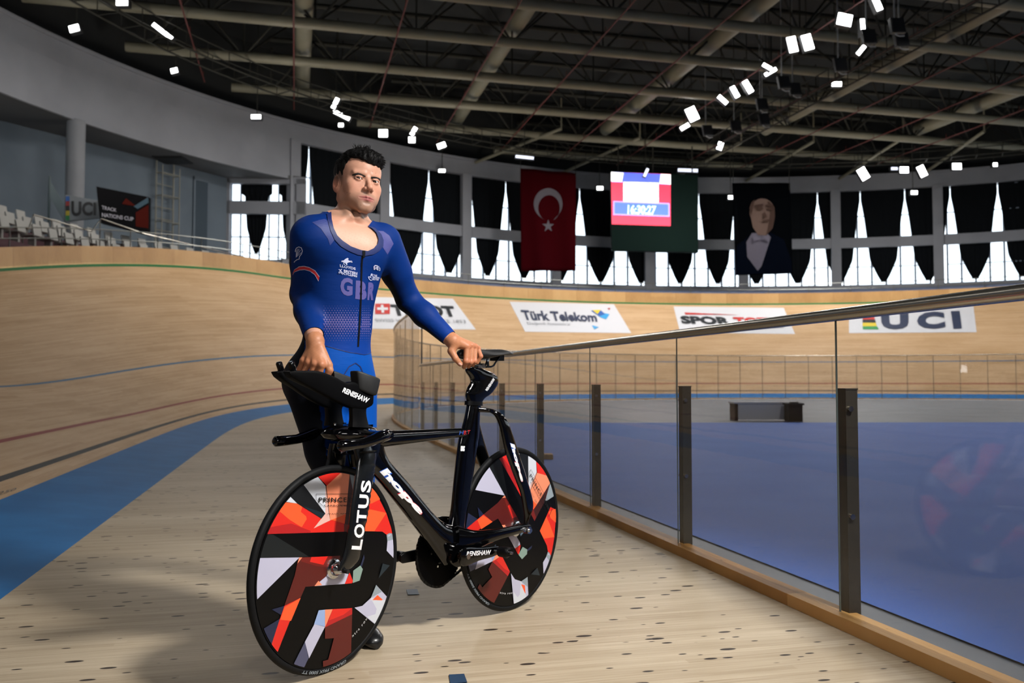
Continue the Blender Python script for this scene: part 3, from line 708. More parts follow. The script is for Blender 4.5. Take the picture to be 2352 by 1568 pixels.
# ------------------------------------------------------------------ gallery: railings, seats, boards, ladder
M_rail = mat('gallery_rail_steel', '6a6c68', .35, metal=.7)
ro = empty('gallery_railing', tuple(rim(30., .3, 0)), 'thin steel railing along the gallery above the wooden rim wall', 'railing')
S = np.arange(16, 100, .6)
for z in (.98, .62):
    g = G(); g.tube([tuple(p) for p in rim(S, .35, HW+z-.35)], .022, 6); g.mk('rail', M_rail, ro)
ps = np.arange(17, 99, 1.8)
M_gp = mat('rail_plate_blue', '5f6b86', .5)
for s in ps:
    g = G(); a = rim(s, .35, HW-.35); g.tube([a-[0, 0, .5], a+[0, 0, .98]], .02, 6); g.mk('post', M_rail, ro)
g = G(); sweep(g, 40, 99, lambda s, o, z: rim(s, o, z), .42, .44, HW-.45, HW+.22, .8); g.mk('kick_plate', M_gp, ro)
# rising steps railing at far left
g = G(); P = [at(0, 541, 30.5), at(60, 540, 30.6), at(77, 493, 31), at(210, 531, 33.5), at(232, 502, 33.5), at(330, 536, 35.5), at(560, 590, 42)]
g2 = empty('stair_handrail', tuple(at(77, 570, 31)), 'pale metal handrail with a raised bend at the far left gallery stair', 'railing')
g.tube(P, .03, 8); g.mk('rail', M_steel, g2)
for px, py, Y in ((52, 541, 30.6), (118, 506, 31.8), (230, 505, 33.5), (300, 528, 35)):
    g = G(); a = at(px, py, Y); g.tube([a, (a[0], a[1], 5.2)], .025, 6); g.mk('post', M_steel, g2)
# seats
M_seat = mat('white_plastic_seat', '8d8b84', .5); M_mar = mat('maroon_riser', '4a1f28', .7)
seat_me = None
rows = [(-5.2, 5.95, 'front'), (-4.2, 6.4, 'middle'), (-3.2, 6.85, 'back')]
for ri, (off, z, rn) in enumerate(rows):
    smax = (33.5, 36.2, 37.2)[ri]
    g = G(); sweep(g, 18, smax+.5, wl, off-.45, off+.55, z-1.2, z-.42, 1., 0); g.mk('gallery_step', [M_mar, M_conc], kind='structure')
    for s in np.arange(19., smax, .62):
        x, y, a = plan(s); p = wl(s, off, z-.42); t = np.array([math.cos(a), math.sin(a), 0]); nn = np.array([-math.sin(a), math.cos(a), 0])
        if seat_me is None:
            g = G(); g.obox((0, 0, .42), (.22, 0, 0), (0, .21, 0), (0, 0, .025)); g.obox((0, .21, .6), (.22, 0, 0), (0, .025, .02), (0, -.04, .2)); g.obox((0, .05, .2), (.05, 0, 0), (0, .12, 0), (0, 0, .2)); g.obox((0, -.2, .405), (.21, 0, 0), (0, .02, 0), (0, 0, .03))
            o = mk('stadium_seat', g.v, g.f, M_seat, org=(0, 0, 0)); seat_me = o.data
        else:
            o = bpy.data.objects.new('stadium_seat', seat_me); COL.objects.link(o)
        o.location = p; o.rotation_euler = (0, 0, a-PI); tag(o, 'empty white plastic seat in the %s row of the left gallery' % rn, 'seat', 'white seats in the %s gallery row' % rn)
# event board
M_bk = mat('board_black', '0a0a0c', .8, spec=.05); M_br = mat('board_dark_red', '421009', .8, spec=.05); M_bs = mat('board_steel_blue', '3f525d', .8, spec=.05); M_bw = mat('board_lettering', '8d8a92', .5)
bd = sheet('event_board', [(230, 512), (339, 540), (340, 452), (221, 428)], (36.2, 38.4), .3, M_bk, nu=2, nv=2, label='dark red and black event board reading TRACK NATIONS CUP', cat='sign')
bv = bvh_of([bd])
decal('printing', [poly([(311, 488), (340, 470), (340, 524), (311, 520)], 0), poly([(246, 462), (265, 436), (338, 452), (338, 456), (312, 474)], 0), poly([(240, 462), (262, 436), (273, 439), (250, 463)], 1), poly([(306, 474), (339, 453), (340, 465), (315, 480)], 1),
      ], bv, [M_br, M_bs], bd, off=.02, step=40, lay=.004)
decal('lettering', [txt('TRACK', [(232, 481), (266, 487), (266, 479), (232, 472)], 0, bold=.02)], bv, M_bw, bd, off=.05, step=40)
decal('lettering', [txt('NATIONS CUP', [(232, 498), (305, 508), (305, 499), (232, 489)], 0, bold=.02)], bv, M_bw, bd, off=.05, step=40)
ub = sheet('letter_board', [(150, 508), (228, 500), (228, 461), (150, 447)], (36.6, 36.9), .15, mat('board_white', '6f7478', .6), nu=2, nv=2, label='pale UCI board with rainbow stripes behind the round gallery column', cat='sign')
bv = bvh_of([ub]); RB = [mat('rainbow_blue', '1f4f8f', .5), mat('rainbow_red', '7c2020', .5), mat('rainbow_black', '15171a', .5), mat('rainbow_yellow', '9a8a1e', .5), mat('rainbow_green', '1d6a38', .5)]
decal('printing', [rq(151, 451+i*11, 160, 462+i*11, i) for i in range(5)]+[txt('UCI', [(164, 497), (221, 495), (221, 465), (164, 461)], 2, bold=.04)], bv, RB, ub, off=.02, step=40)
# flag pole with furled cloth
g = G(); a = at(114, 404, 35.6); g.tube([(a[0], a[1], 5.5), a], .045, 8); b = mk('flag_pole', g.v, g.f, mat('pole_dark_teal', '2a3a3c', .5), label='slim dark flag pole left of the round gallery column', cat='flag pole')
V = [at(116, 418, 35.6), at(148, 470, 35.9), at(148, 512, 35.9), at(116, 455, 35.6)]; V2 = [v+np.array([0, .03, 0]) for v in V]
mk('cloth', V+V2, [(0, 1, 2, 3), (7, 6, 5, 4), (0, 4, 5, 1), (1, 5, 6, 2), (2, 6, 7, 3), (3, 7, 4, 0)], mat('pole_flag_grey', '4a565a', .8), b)
# wall ladder with cage and hatch
q = [on_seg(x, rw[1], rw[2]) for x in (345, 385)]; g = G(); q = [p+nrm*.25 for p in q]
for p in q: g.tube([(p[0], p[1], 6), (p[0], p[1], 12.7)], .05, 8)
for z in np.arange(6.5, 12.6, .62): g.tube([(q[0][0], q[0][1], z), (q[1][0], q[1][1], z)], .03, 6)
for p in q: g.tube([(p[0]+nrm[0]*.5, p[1]+nrm[1]*.5, 8.), (p[0]+nrm[0]*.5, p[1]+nrm[1]*.5, 12.4)], .03, 6)
for z in (8., 9.4, 10.8, 12.): g.tube([(q[0][0], q[0][1], z), (q[0][0]+nrm[0]*.5, q[0][1]+nrm[1]*.5, z), (q[1][0]+nrm[0]*.5, q[1][1]+nrm[1]*.5, z), (q[1][0], q[1][1], z)], .03, 6)
g.mk('wall_ladder', mat('ladder_pale_metal', '7d7c72', .5), label='tall caged metal ladder up the left gallery wall', cat='ladder')
g = G(); c = (q[0]+q[1])/2+nrm*.6; g.box(c[0]-.7, c[1]-.7, 12.7, c[0]+.7, c[1]+.7, 12.77); g.box(c[0]-.8, c[1]-.8, 12.74, c[0]+.8, c[1]+.8, 12.79); g.mk('roof_hatch', M_blk, kind='structure')

# ------------------------------------------------------------------ advertising panels painted on the banking
BVT = bvh_of([track])
M_ad = mat('ad_white', 'c3c4c8', .5); M_an = mat('ad_navy', '24304a', .5); M_ar = mat('ad_red', 'b0302c', .5); M_ac = mat('ad_cyan', '2f93c9', .5); M_ay = mat('ad_yellow', 'd3b92c', .5); M_agn = mat('ad_green', '2f8a4a', .5); M_ak = mat('ad_black', '1d2227', .5); M_ab = mat('ad_blue', '24569c', .5); M_ag = mat('ad_grey', '8a8d92', .5)
def ad(quad, items, label):
    base = decal('track_advert', [poly(quad)], BVT, M_ad, None, off=.012, step=14, label=label, cat='advert')
    MM = [M_ak, M_an, M_ar, M_ac, M_ay, M_agn, M_ab, M_ag, M_ad]
    T_ = [i for i in items if len(i) > 3]; L_ = [i[:3] for i in items if len(i) == 3]
    if L_: decal('logo', L_, BVT, MM, base, off=.03, step=14, lay=.004)
    for i in T_: decal('lettering', [i[:3]], BVT, MM, base, off=.05, step=14)
ad([(838, 755), (1093, 757), (1040, 686), (795, 681)], [rq(861, 698, 895, 722, 2), poly([(876, 719), (882, 719), (880, 701), (874, 701)], 8), poly([(866, 713), (891, 713), (890, 707), (865, 707)], 8), txt('T', [(842, 722), (860, 722), (857, 698), (838, 697)], 0, bold=.04),
   txt('TISSOT', [(902, 726), (1050, 729), (1040, 704), (895, 700)], 0, bold=.045), txt('SWISS WATCHES SINCE 1853', [(862, 740), (1070, 743), (1068, 736), (860, 733)], 7)], 'white TISSOT advert on the banking, partly hidden by the man')
ad([(1206, 762), (1450, 765), (1410, 699), (1170, 693)], [txt('Türk Telekom', [(1203, 736), (1372, 740), (1368, 720), (1195, 713)], 1, bold=.03), txt('Değerli hissettirir', [(1212, 748), (1312, 749), (1310, 742), (1209, 740)], 7),
   poly([(1357, 714), (1400, 722), (1392, 734), (1380, 730)], 3), poly([(1357, 714), (1378, 712), (1390, 722), (1376, 727)], 6), poly([(1360, 713), (1380, 712), (1372, 722)], 4), poly([(1359, 748), (1375, 752), (1365, 757)], 3), poly([(1395, 709), (1402, 708), (1399, 713)], 2)], 'white Türk Telekom advert with blue arrows on the banking')
ad([(1562, 764), (1826, 767), (1800, 707), (1547, 704)], [txt('SPOR', [(1566, 744), (1682, 747), (1672, 729), (1561, 726)], 0, bold=.05), txt('TOTO', [(1690, 747), (1800, 749), (1792, 731), (1682, 729)], 2, bold=.05), poly([(1574, 723), (1640, 721), (1700, 724), (1572, 718)], 2), stroke([(1650, 760), (1720, 757), (1800, 751)], 2.5, 0), poly([(1785, 744), (1803, 744), (1800, 739), (1785, 740)], 2)], 'white SPOR TOTO advert crossed by the steel handrail')
ad([(1950, 765), (2243, 763), (2236, 703), (1950, 706)], [poly([(1982, 757), (2019, 757), (2014, 750), (1981, 750)], 5), poly([(1981, 750), (2014, 750), (2012, 742), (1981, 742)], 4), poly([(1981, 742), (2012, 742), (2010, 735), (1981, 735)], 0), poly([(1981, 735), (2010, 735), (2008, 728), (1981, 728)], 2), poly([(1981, 728), (2008, 728), (2006, 719), (1981, 719)], 6)]
   +[txt('U', [(2026, 757), (2087, 757), (2086, 718), (2022, 718)], 1, bold=.06), txt('C', [(2106, 757), (2172, 755), (2168, 716), (2106, 718)], 1, bold=.06), poly([(2190, 756), (2209, 755), (2204, 715), (2184, 716)], 1)], 'white UCI advert with rainbow stripes seen through the glass')
decal('distance_mark', [txt('250', [(-8, 1140), (34, 1126), (40, 1120), (0, 1130)], 0)], BVT, M_ak, track, off=.004, step=30)
# ------------------------------------------------------------------ bicycle
BC = np.array([-.600, 2.904]); BU = np.array([.6086, .7935]); BN = np.array([BU[1], -BU[0]])   # rearward and near-side directions
def B(a, o, z): return np.array([BC[0]+BU[0]*a+BN[0]*o, BC[1]+BU[1]*a+BN[1]*o, z])
def bp(px, py, o=0.):
    r = ray(px, py); t = ((BC+BN*o)@BN)/(r[:2]@BN); P = r*t; return float((P[:2]-BC)@BU), float(P[2]+H)
U3 = np.array([*BU, 0]); N3 = np.array([*BN, 0]); Z3 = np.array([0, 0, 1.])
M_gb = mat('gloss_black_carbon', '030304', .10, coat=.25, spec=.35); M_sb = mat('satin_black', '040405', .4, spec=.18)
M_ty = mat('tyre_rubber', '0b0c0e', .6, spec=.2); M_sil = mat('polished_alloy', 'c9cbcd', .16, metal=1)
M_wt = mat('white_lettering', 'e4e4e6', .45); M_lbl = mat('blue_outline', '1f4fa8', .4); M_lrd = mat('red_outline', 'c02a2e', .4)
M_cf = mat('carbon_weave', '0d0f10', .25, coat=.4); t = NT(M_cf); ck = t.n('ShaderNodeTexWave', Scale=60., Distortion=0.); ck.bands_direction = 'DIAGONAL'; t.l(t.n('ShaderNodeTexCoord').outputs['Object'], ck.inputs['Vector']); t.l(t.ramp(ck.outputs[0], [(.4, '060708'), (.6, '101315')]), t.b.inputs['Base Color'])
bike = empty('track_bicycle', (BC[0], BC[1], 0), 'gloss black track racing bicycle with two patterned disc wheels held by the man', 'bicycle')
def slab(g, st, n=16, m=0, e=2.4, caps=True):
    """st: list of ((a,z),(a,z), o, half thickness) stations, elliptical section between the two outline points"""
    R = []
    for p1, p2, o, ht in st:
        p1, p2 = np.array(p1, float), np.array(p2, float); c = (p1+p2)/2; d = (p1-p2)/2; ring = []
        for q in np.linspace(0, 2*PI, n, endpoint=False):
            cc, s_ = math.cos(q), math.sin(q); cx = np.sign(cc)*abs(cc)**(2/e); sx = np.sign(s_)*abs(s_)**(2/e)
            a, z = c+d*cx; ring.append(B(a, o+ht*sx, z))
        R.append(ring)
    g.rings(R, caps=caps, m=m)
def pslab(g, st, **k): slab(g, [(bp(*p1, o), bp(*p2, o), o, ht) for p1, p2, o, ht in st], **k)
def mir(st): return [(a, b, -o, h) for a, b, o, h in st]
def px2(st): return [(bp(*p1, o), bp(*p2, o), o, ht) for p1, p2, o, ht in st]
def dense(st, k=4):
    out = []
    A = [np.array([*s[0], *s[1], s[2], s[3]]) for s in st]
    for i in range(len(A)-1):
        p0 = A[max(i-1, 0)]; p1 = A[i]; p2 = A[i+1]; p3 = A[min(i+2, len(A)-1)]
        for j in range(k):
            t = j/k; out.append(.5*((2*p1)+(-p0+p2)*t+(2*p0-5*p1+4*p2-p3)*t*t+(-p0+3*p1-3*p2+p3)*t**3))
    out.append(A[-1]); return [((x[0], x[1]), (x[2], x[3]), x[4], x[5]) for x in out]
g = G()
# down tube, head tube, top tube, seat tube, bottom bracket
slab(g, dense([((.235, .735), (.12, .66), 0, .022), ((.262, .672), (.195, .622), 0, .024), ((.35, .592), (.285, .538), 0, .026), ((.511, .441), (.440, .382), 0, .030), ((.60, .40), (.50, .315), 0, .034), ((.66, .385), (.56, .25), 0, .036)], 4))
slab(g, dense([((.080, .79), (.205, .785), 0, .024), ((.078, .74), (.225, .74), 0, .028), ((.085, .69), (.222, .70), 0, .028), ((.095, .655), (.20, .655), 0, .026)], 4))
slab(g, dense([((.17, .778), (.17, .712), 0, .020), ((.24, .772), (.24, .714), 0, .020), ((.42, .767), (.42, .720), 0, .018), ((.663, .763), (.663, .727), 0, .017), ((.72, .765), (.72, .72), 0, .016)], 4))
slab(g, dense([((.702, .862), (.772, .856), 0, .017), ((.684, .80), (.768, .79), 0, .018), ((.664, .752), (.764, .735), 0, .018), ((.645, .70), (.754, .69), 0, .018), ((.622, .56), (.723, .55), 0, .018), ((.604, .438), (.683, .42), 0, .020), ((.575, .37), (.675, .35), 0, .026)], 4))
g.disc(B(.595, 0, .29), N3, .045, .048, 28)
near_chain = [((.600, .40), (.585, .25), .028, .022), ((.68, .372), (.67, .285), .046, .015), ((.78, .363), (.78, .312), .060, .012), ((.90, .362), (.90, .322), .068, .011), ((.985, .362), (.985, .328), .070, .011), ((1.015, .352), (1.015, .335), .070, .008)]
slab(g, dense(near_chain)); slab(g, mir(dense(near_chain)))
stay = px2([((1095, 934), (1095, 946), .004, .012), ((1118, 937), (1118, 947), .028, .012), ((1132, 940), (1129, 948), .050, .012), ((1149, 949), (1140, 958), .066, .012), ((1165, 968), (1149, 981), .076, .012),
   ((1177, 1000), (1155, 1008), .080, .012), ((1187, 1030), (1163, 1042), .082, .012), ((1207, 1092), (1184, 1100), .082, .011), ((1222, 1145), (1196, 1132), .080, .010), ((1223, 1168), (1204, 1176), .076, .009), ((1214, 1192), (1205, 1192), .072, .008), ((1214, 1216), (1203, 1214), .070, .007)])
slab(g, dense(stay, 5)); slab(g, mir(dense(stay, 5)))
frame = g.mk('frame', M_gb, bike, smooth=True, auto=55)
g = G()
for sg in (1, -1): g.disc(B(.98, sg*.082, .335), N3, .014, .014, 16); g.disc(B(.98, sg*.095, .335), N3, .008, .008, 12); g.disc(B(.955, sg*.082, .337), N3, .006, .008, 10)
g.mk('axle_nut', M_sil, frame, smooth=True, auto=40)
# seat post
g = G(); slab(g, dense(px2([((1074, 844), (1098, 843), 0, .014), ((1070, 849), (1112, 849), 0, .016), ((1072, 856), (1127, 855), 0, .017), ((1077, 863), (1138, 862), 0, .018), ((1081, 872), (1143, 871), 0, .018), ((1079, 881), (1142, 882), 0, .018), ((1072, 894), (1134, 895), 0, .018), ((1070, 904), (1124, 906), 0, .018), ((1072, 916), (1111, 915), 0, .017), ((1075, 930), (1103, 930), 0, .016), ((1072, 960), (1100, 960), 0, .014)]), 4))
post = g.mk('seat_post', M_gb, bike, smooth=True, auto=55)
g = G(); slab(g, [((.690, .868), (.785, .862), 0, .022), ((.688, .852), (.785, .846), 0, .022)]); g.mk('seat_collar', M_sb, bike, smooth=True, auto=45)
# saddle
g = G(); R = []
for a, hw, zt_, zb in ((.640, .004, 1.052, 1.044), (.648, .014, 1.066, 1.034), (.67, .019, 1.072, 1.030), (.70, .021, 1.074, 1.028), (.74, .024, 1.073, 1.028), (.78, .030, 1.071, 1.030), (.82, .042, 1.072, 1.036), (.86, .056, 1.075, 1.044), (.89, .064, 1.076, 1.05), (.915, .062, 1.073, 1.052), (.928, .045, 1.066, 1.055)):
    R.append([B(a, hw*math.cos(q)*1., (zt_+zb)/2+(zt_-zb)/2*(math.sin(q) if math.sin(q) > 0 else math.sin(q)*(1-.4*math.cos(q)**2))-.006*math.cos(q)**2*(hw > .03)) for q in np.linspace(0, 2*PI, 20, endpoint=False)])
g.rings(R); saddle = g.mk('saddle', mat('saddle_black', '0c0d0f', .45), bike, smooth=True, auto=60)
g = G()
for sg in (-1, 1):
    g.tube([B(.69, sg*.012, 1.035), B(.715, sg*.02, 1.006), B(.76, sg*.022, 1.000), B(.82, sg*.022, 1.003), B(.835, sg*.022, 1.008), B(.865, sg*.028, 1.045)], .0038, 8); g.tube([B(.80, sg*.022, 1.003), B(.795, sg*.022, 1.035)], .005, 8)
g.mk('rail', mat('dark_steel_rail', '3a4046', .25, metal=1), saddle, smooth=True)
g = G(); g.disc(B(.765, .012, 1.006), N3, .010, .016, 14); g.obox(B(.757, 0, 1.002), U3*.022, N3*.026, Z3*.005); g.mk('clamp', M_sil, saddle, smooth=True, auto=40)
g = G(); g.obox(B(.885, 0, 1.04), U3*.022, N3*.02, Z3*.012); g.mk('rear_bumper', M_blk, saddle)
# fork
leg = px2([((822, 1040), (863, 1040), .070, .013), ((820, 1060), (861, 1060), .074, .013), ((816, 1095), (857, 1090), .078, .013), ((811, 1130), (851, 1125), .080, .013), ((806, 1165), (846, 1160), .080, .013), ((802, 1200), (840, 1195), .080, .013), ((797, 1232), (834, 1228), .079, .012), ((792, 1262), (829, 1258), .077, .012), ((783, 1292), (824, 1284), .074, .011), ((775, 1311), (806, 1304), .070, .008)])
lg = []
for i, s_ in enumerate(dense(leg, 10)):
    p2 = np.array(s_[1]); k = .0035*abs(math.sin(i*PI/4)) if 12 < i < 52 else 0
    lg.append((s_[0], (p2[0]+k, p2[1]), s_[2], s_[3]))
g = G(); slab(g, lg, n=14); slab(g, mir(lg), n=14)
slab(g, [((.06, .715), (.13, .715), .082, .02), ((.055, .705), (.135, .705), .05, .03), ((.055, .70), (.14, .70), 0, .03), ((.055, .705), (.135, .705), -.05, .03), ((.06, .715), (.13, .715), -.082, .02)])
for sg in (1, -1): slab(g, [((.05, .735), (.125, .735), sg*.055, .018), ((.052, .70), (.13, .695), sg*.068, .016), ((.055, .66), (.13, .655), sg*.073, .014)])
fork = g.mk('fork', M_cf, bike, smooth=True, auto=50)
g = G()
for sg in (1, -1): g.disc(B(0, sg*.083, .335), N3, .007, .012, 12)
g.mk('axle_nut', M_blk, fork, smooth=True, auto=40)
# handlebar
g = G(); R = []
for o in np.linspace(-.160, .160, 25):
    a = .085+.02*(abs(o)/.16)**2; z = .772-.004*(abs(o)/.16); th_ = .014+.017*math.exp(-(o/.07)**4); ch = .032+.068*math.exp(-(o/.07)**4)
    R.append([B(a+ch*math.cos(q), o, z+th_*math.sin(q)) for q in np.linspace(0, 2*PI, 14, endpoint=False)])
g.rings(R)
for sg in (-1, 1):
    g.tube([B(.115, sg*0.146, .772), B(.105, sg*0.158, .770), B(.07, sg*0.164, .765), B(.03, sg*0.164, .755), B(-.01, sg*0.162, .748), B(-.06, sg*0.160, .746), B(-.095, sg*0.160, .746), B(-.103, sg*0.160, .747)], [.014, .020, .020, .018, .0165, .0175, .0175, .009], 14)
g.obox(B(.13, 0, .785), U3*.04, N3*.025, Z3*.012)
bar = g.mk('handlebar', M_gb, bike, smooth=True, auto=50)
g = G()
for sg in (-1, 1):
    for a in (.06, .105): g.disc(B(a, sg*.045, .80), Z3, .005, .004, 10)
g.mk('bolt', M_sil, bar)
# aero extension: towers, forearm trays, grips
tray = px2([((657, 853), (664, 866), .030, .016), ((675, 851), (682, 877), .034, .018), ((700, 851), (712, 892), .042, .014), ((728, 852), (737, 905), .050, .014), ((762, 864), (760, 917), .055, .014), ((789, 878), (786, 930), .058, .014), ((806, 876), (806, 938), .060, .014), ((824, 884), (828, 940), .062, .014), ((846, 896), (846, 932), .064, .02), ((851, 905), (850, 922), .065, .016)])
def tower(o): return px2([((754, 915), (800, 915), o-.12, .014)])
tn = px2([((803, 924), (846, 928), .060, .014), ((804, 940), (838, 940), .060, .013), ((805, 960), (840, 962), .060, .013), ((803, 980), (845, 982), .060, .016)])
pad = px2([((810, 856), (815, 892), .052, .012), ((815, 851), (818, 895), .058, .02), ((838, 860), (838, 905), .062, .03), ((860, 868), (852, 908), .060, .028), ((865, 874), (858, 900), .056, .014)])
for sg, nm in ((1, 'near'), (-1, 'far')):
    fx = (lambda s: s) if sg > 0 else mir
    g = G(); slab(g, fx(dense(tray, 3)), n=20, e=7); tr_ = g.mk('forearm_tray', mat('tray_black', '020203', .55, spec=.08), bike, smooth=True, auto=40)
    g = G(); slab(g, fx(dense(tn, 3)), n=12, e=4); g.mk('tower', M_sb, tr_, smooth=True, auto=40)
    g = G(); slab(g, fx(dense(pad, 3)), n=20, e=8); g.mk('elbow_pad', M_blk, tr_, smooth=True, auto=40)
    pa = bp(668, 830, .030); pb = bp(677, 860, .030)
    g = G(); g.tube([B(pa[0], sg*.030, pa[1]), B(pa[0]+.001, sg*.030, pa[1]-.004), B(pb[0], sg*.030, pb[1])], [.007, .0105, .0105], 12); g.mk('grip', M_gb, tr_, smooth=True, auto=50)
# drivetrain
BBc = (.595, .29)
g = G(); n = 64; R = []
for o in (-.050, -.046):
    R.append([B(BBc[0]+(.126 if i % 2 else .1305)*math.cos(i*PI/n), o, BBc[1]+(.126 if i % 2 else .1305)*math.sin(i*PI/n)) for i in range(2*n)])
g.rings(R); ring = g.mk('chainring', mat('chainring_black', '010102', .5, spec=.06), bike)
g = G()
for q in (250, 322, 178, 34, 106): g.disc(B(BBc[0]+.055*math.cos(math.radians(q)), -.0445, BBc[1]+.055*math.sin(math.radians(q))), N3, .0045, .002, 10)
g.mk('chainring_bolt', M_sil, ring)
g = G(); CR = (.98, .335); c = []
for q in np.linspace(85, 275, 30): c.append(B(BBc[0]+.131*math.cos(math.radians(q)), -.048, BBc[1]+.131*math.sin(math.radians(q))))
for q in np.linspace(275, 445, 12): c.append(B(CR[0]+.034*math.cos(math.radians(q)), -.048, CR[1]+.034*math.sin(math.radians(q))))
L_ = [0]+list(np.cumsum([np.linalg.norm(c[i+1]-c[i]) for i in range(len(c)-1)])); tot = L_[-1]; nl = 118; cc = np.array(c+[c[0]]); L_.append(tot+np.linalg.norm(c[0]-c[-1])); tt = np.linspace(0, L_[-1], nl, endpoint=False)
pts_ = np.stack([np.interp(tt, L_, cc[:, k]) for k in range(3)], -1)
for i in range(nl):
    a, b = pts_[i], pts_[(i+1) % nl]; d = (b-a)/2; up = np.cross(d/np.linalg.norm(d), N3); g.obox((a+b)/2, d*.96, N3*(.004 if i % 2 else .0025), up*.0042)
ch = g.mk('chain', mat('dark_chain', '1a1b1c', .3, metal=.8), bike)
g = G(); g.disc(B(CR[0], -.048, CR[1]), N3, .031, .002, 30); g.mk('sprocket', M_sb, bike)
g = G(); slab(g, dense([((.560, .310), (.560, .270), .083, .006), ((.575, .322), (.575, .256), .083, .009), ((.60, .324), (.60, .254), .084, .009), ((.66, .314), (.66, .262), .086, .008), ((.73, .308), (.73, .264), .088, .008), ((.778, .302), (.778, .268), .088, .006)]), n=14, e=4); g.disc(B(.595, .078, .29), N3, .030, .012, 24)
cn = g.mk('crank_arm', M_gb, bike, smooth=True, auto=45)
g = G(); g.disc(B(.595, .093, .29), N3, .011, .003, 16); g.mk('crank_cap', M_sil, cn, smooth=True, auto=40)
g = G(); slab(g, [((.60, .318), (.60, .262), -.07, .008), ((.50, .312), (.50, .268), -.078, .008), ((.425, .310), (.425, .270), -.082, .008), ((.412, .302), (.412, .278), -.082, .006)], n=14, e=4); cf_ = g.mk('crank_arm', M_sb, bike, smooth=True, auto=45)
for sg, a, z in ((1, .760, .286), (-1, .432, .29)):
    g = G(); g.tube([B(a, sg*.085, z), B(a, sg*.175, z)], .0055, 10); pd = g.mk('pedal_spindle', M_sil, bike, smooth=True, auto=40)
    g = G(); slab(g, [((a-.02, z), (a+.02, z), sg*.118, .002)], n=12); g = G(); g.tube([B(a, sg*.108, z), B(a, sg*.114, z), B(a, sg*.150, z), B(a, sg*.160, z)], [.012, .020, .022, .014], 16); g.obox(B(a+.02, sg*.135, z), U3*.02, N3*.018, Z3*.012); g.mk('pedal_body', M_sb, pd, smooth=True, auto=45)
# wheels
def wframe(cx, cy, yaw): 
    t = np.array([math.cos(yaw), math.sin(yaw), 0]); return np.array([cx, cy, .335]), t, np.array([t[1], -t[0], 0])
FWc, FWt, FWn = wframe(-.600, 2.904, math.radians(57.0)); RWc, RWt, RWn = wframe(BC[0]+BU[0]*.982, BC[1]+BU[1]*.982, math.radians(52.5))
def circ_clip(P, r, n=96):
    C = [(r*math.cos(2*PI*i/n), r*math.sin(2*PI*i/n)) for i in range(n)]; out = list(P)
    for i in range(n):
        a, b = np.array(C[i]), np.array(C[(i+1) % n]); inp = out; out = []
        if not inp: break
        def ins(p): return (b[0]-a[0])*(p[1]-a[1])-(b[1]-a[1])*(p[0]-a[0]) >= -1e-12
        for j in range(len(inp)):
            c, d = np.array(inp[j-1]), np.array(inp[j]); ic, id_ = ins(c), ins(d)
            if ic != id_:
                e = d-c; ab = b-a; den = ab[0]*e[1]-ab[1]*e[0]; t = -(ab[0]*(c[1]-a[1])-ab[1]*(c[0]-a[0]))/den; out.append(tuple(c+e*t))
            if id_: out.append(tuple(d))
    return out
def densify(P, st=.012):
    out = []
    for i in range(len(P)):
        a, b = np.array(P[i-1]), np.array(P[i]); k = max(1, int(np.linalg.norm(b-a)/st))
        for j in range(1, k+1): out.append(tuple(a+(b-a)*j/k))
    return out
FACE = .0105
def dprof(r): return FACE+.0075*max(0, 1-(r/.30))       # lenticular half thickness
def wpt(px, py):
    r = ray(px, py); c = FWc+FWn*FACE; t = ((c-CAM)@FWn)/(r@FWn); P = CAM+r*t-FWc; return float(P@FWt), float(P[2])
def cz(x, y): return wpt(550+x/2.968, 1040+y/2.968)
WCOL = dict(R='d8261c', r='b01a1c', O='f0592a', D='551510', d='6e1a14', B='3a1611', P='ea8a66', W='c9cdd6', L='b7b6cc', G='8c98a0', g='55687a', N='1d2440', n='141d3c', K='0a0c0f', T='16242c', k='ddb0a6', t='0e1416', b='8fa6d2', s='4a4c66', c='7f968c')
WK = list(WCOL); WM = [mat('wheel_art_'+str(i), WCOL[k], .42) for i, k in enumerate(WK)]
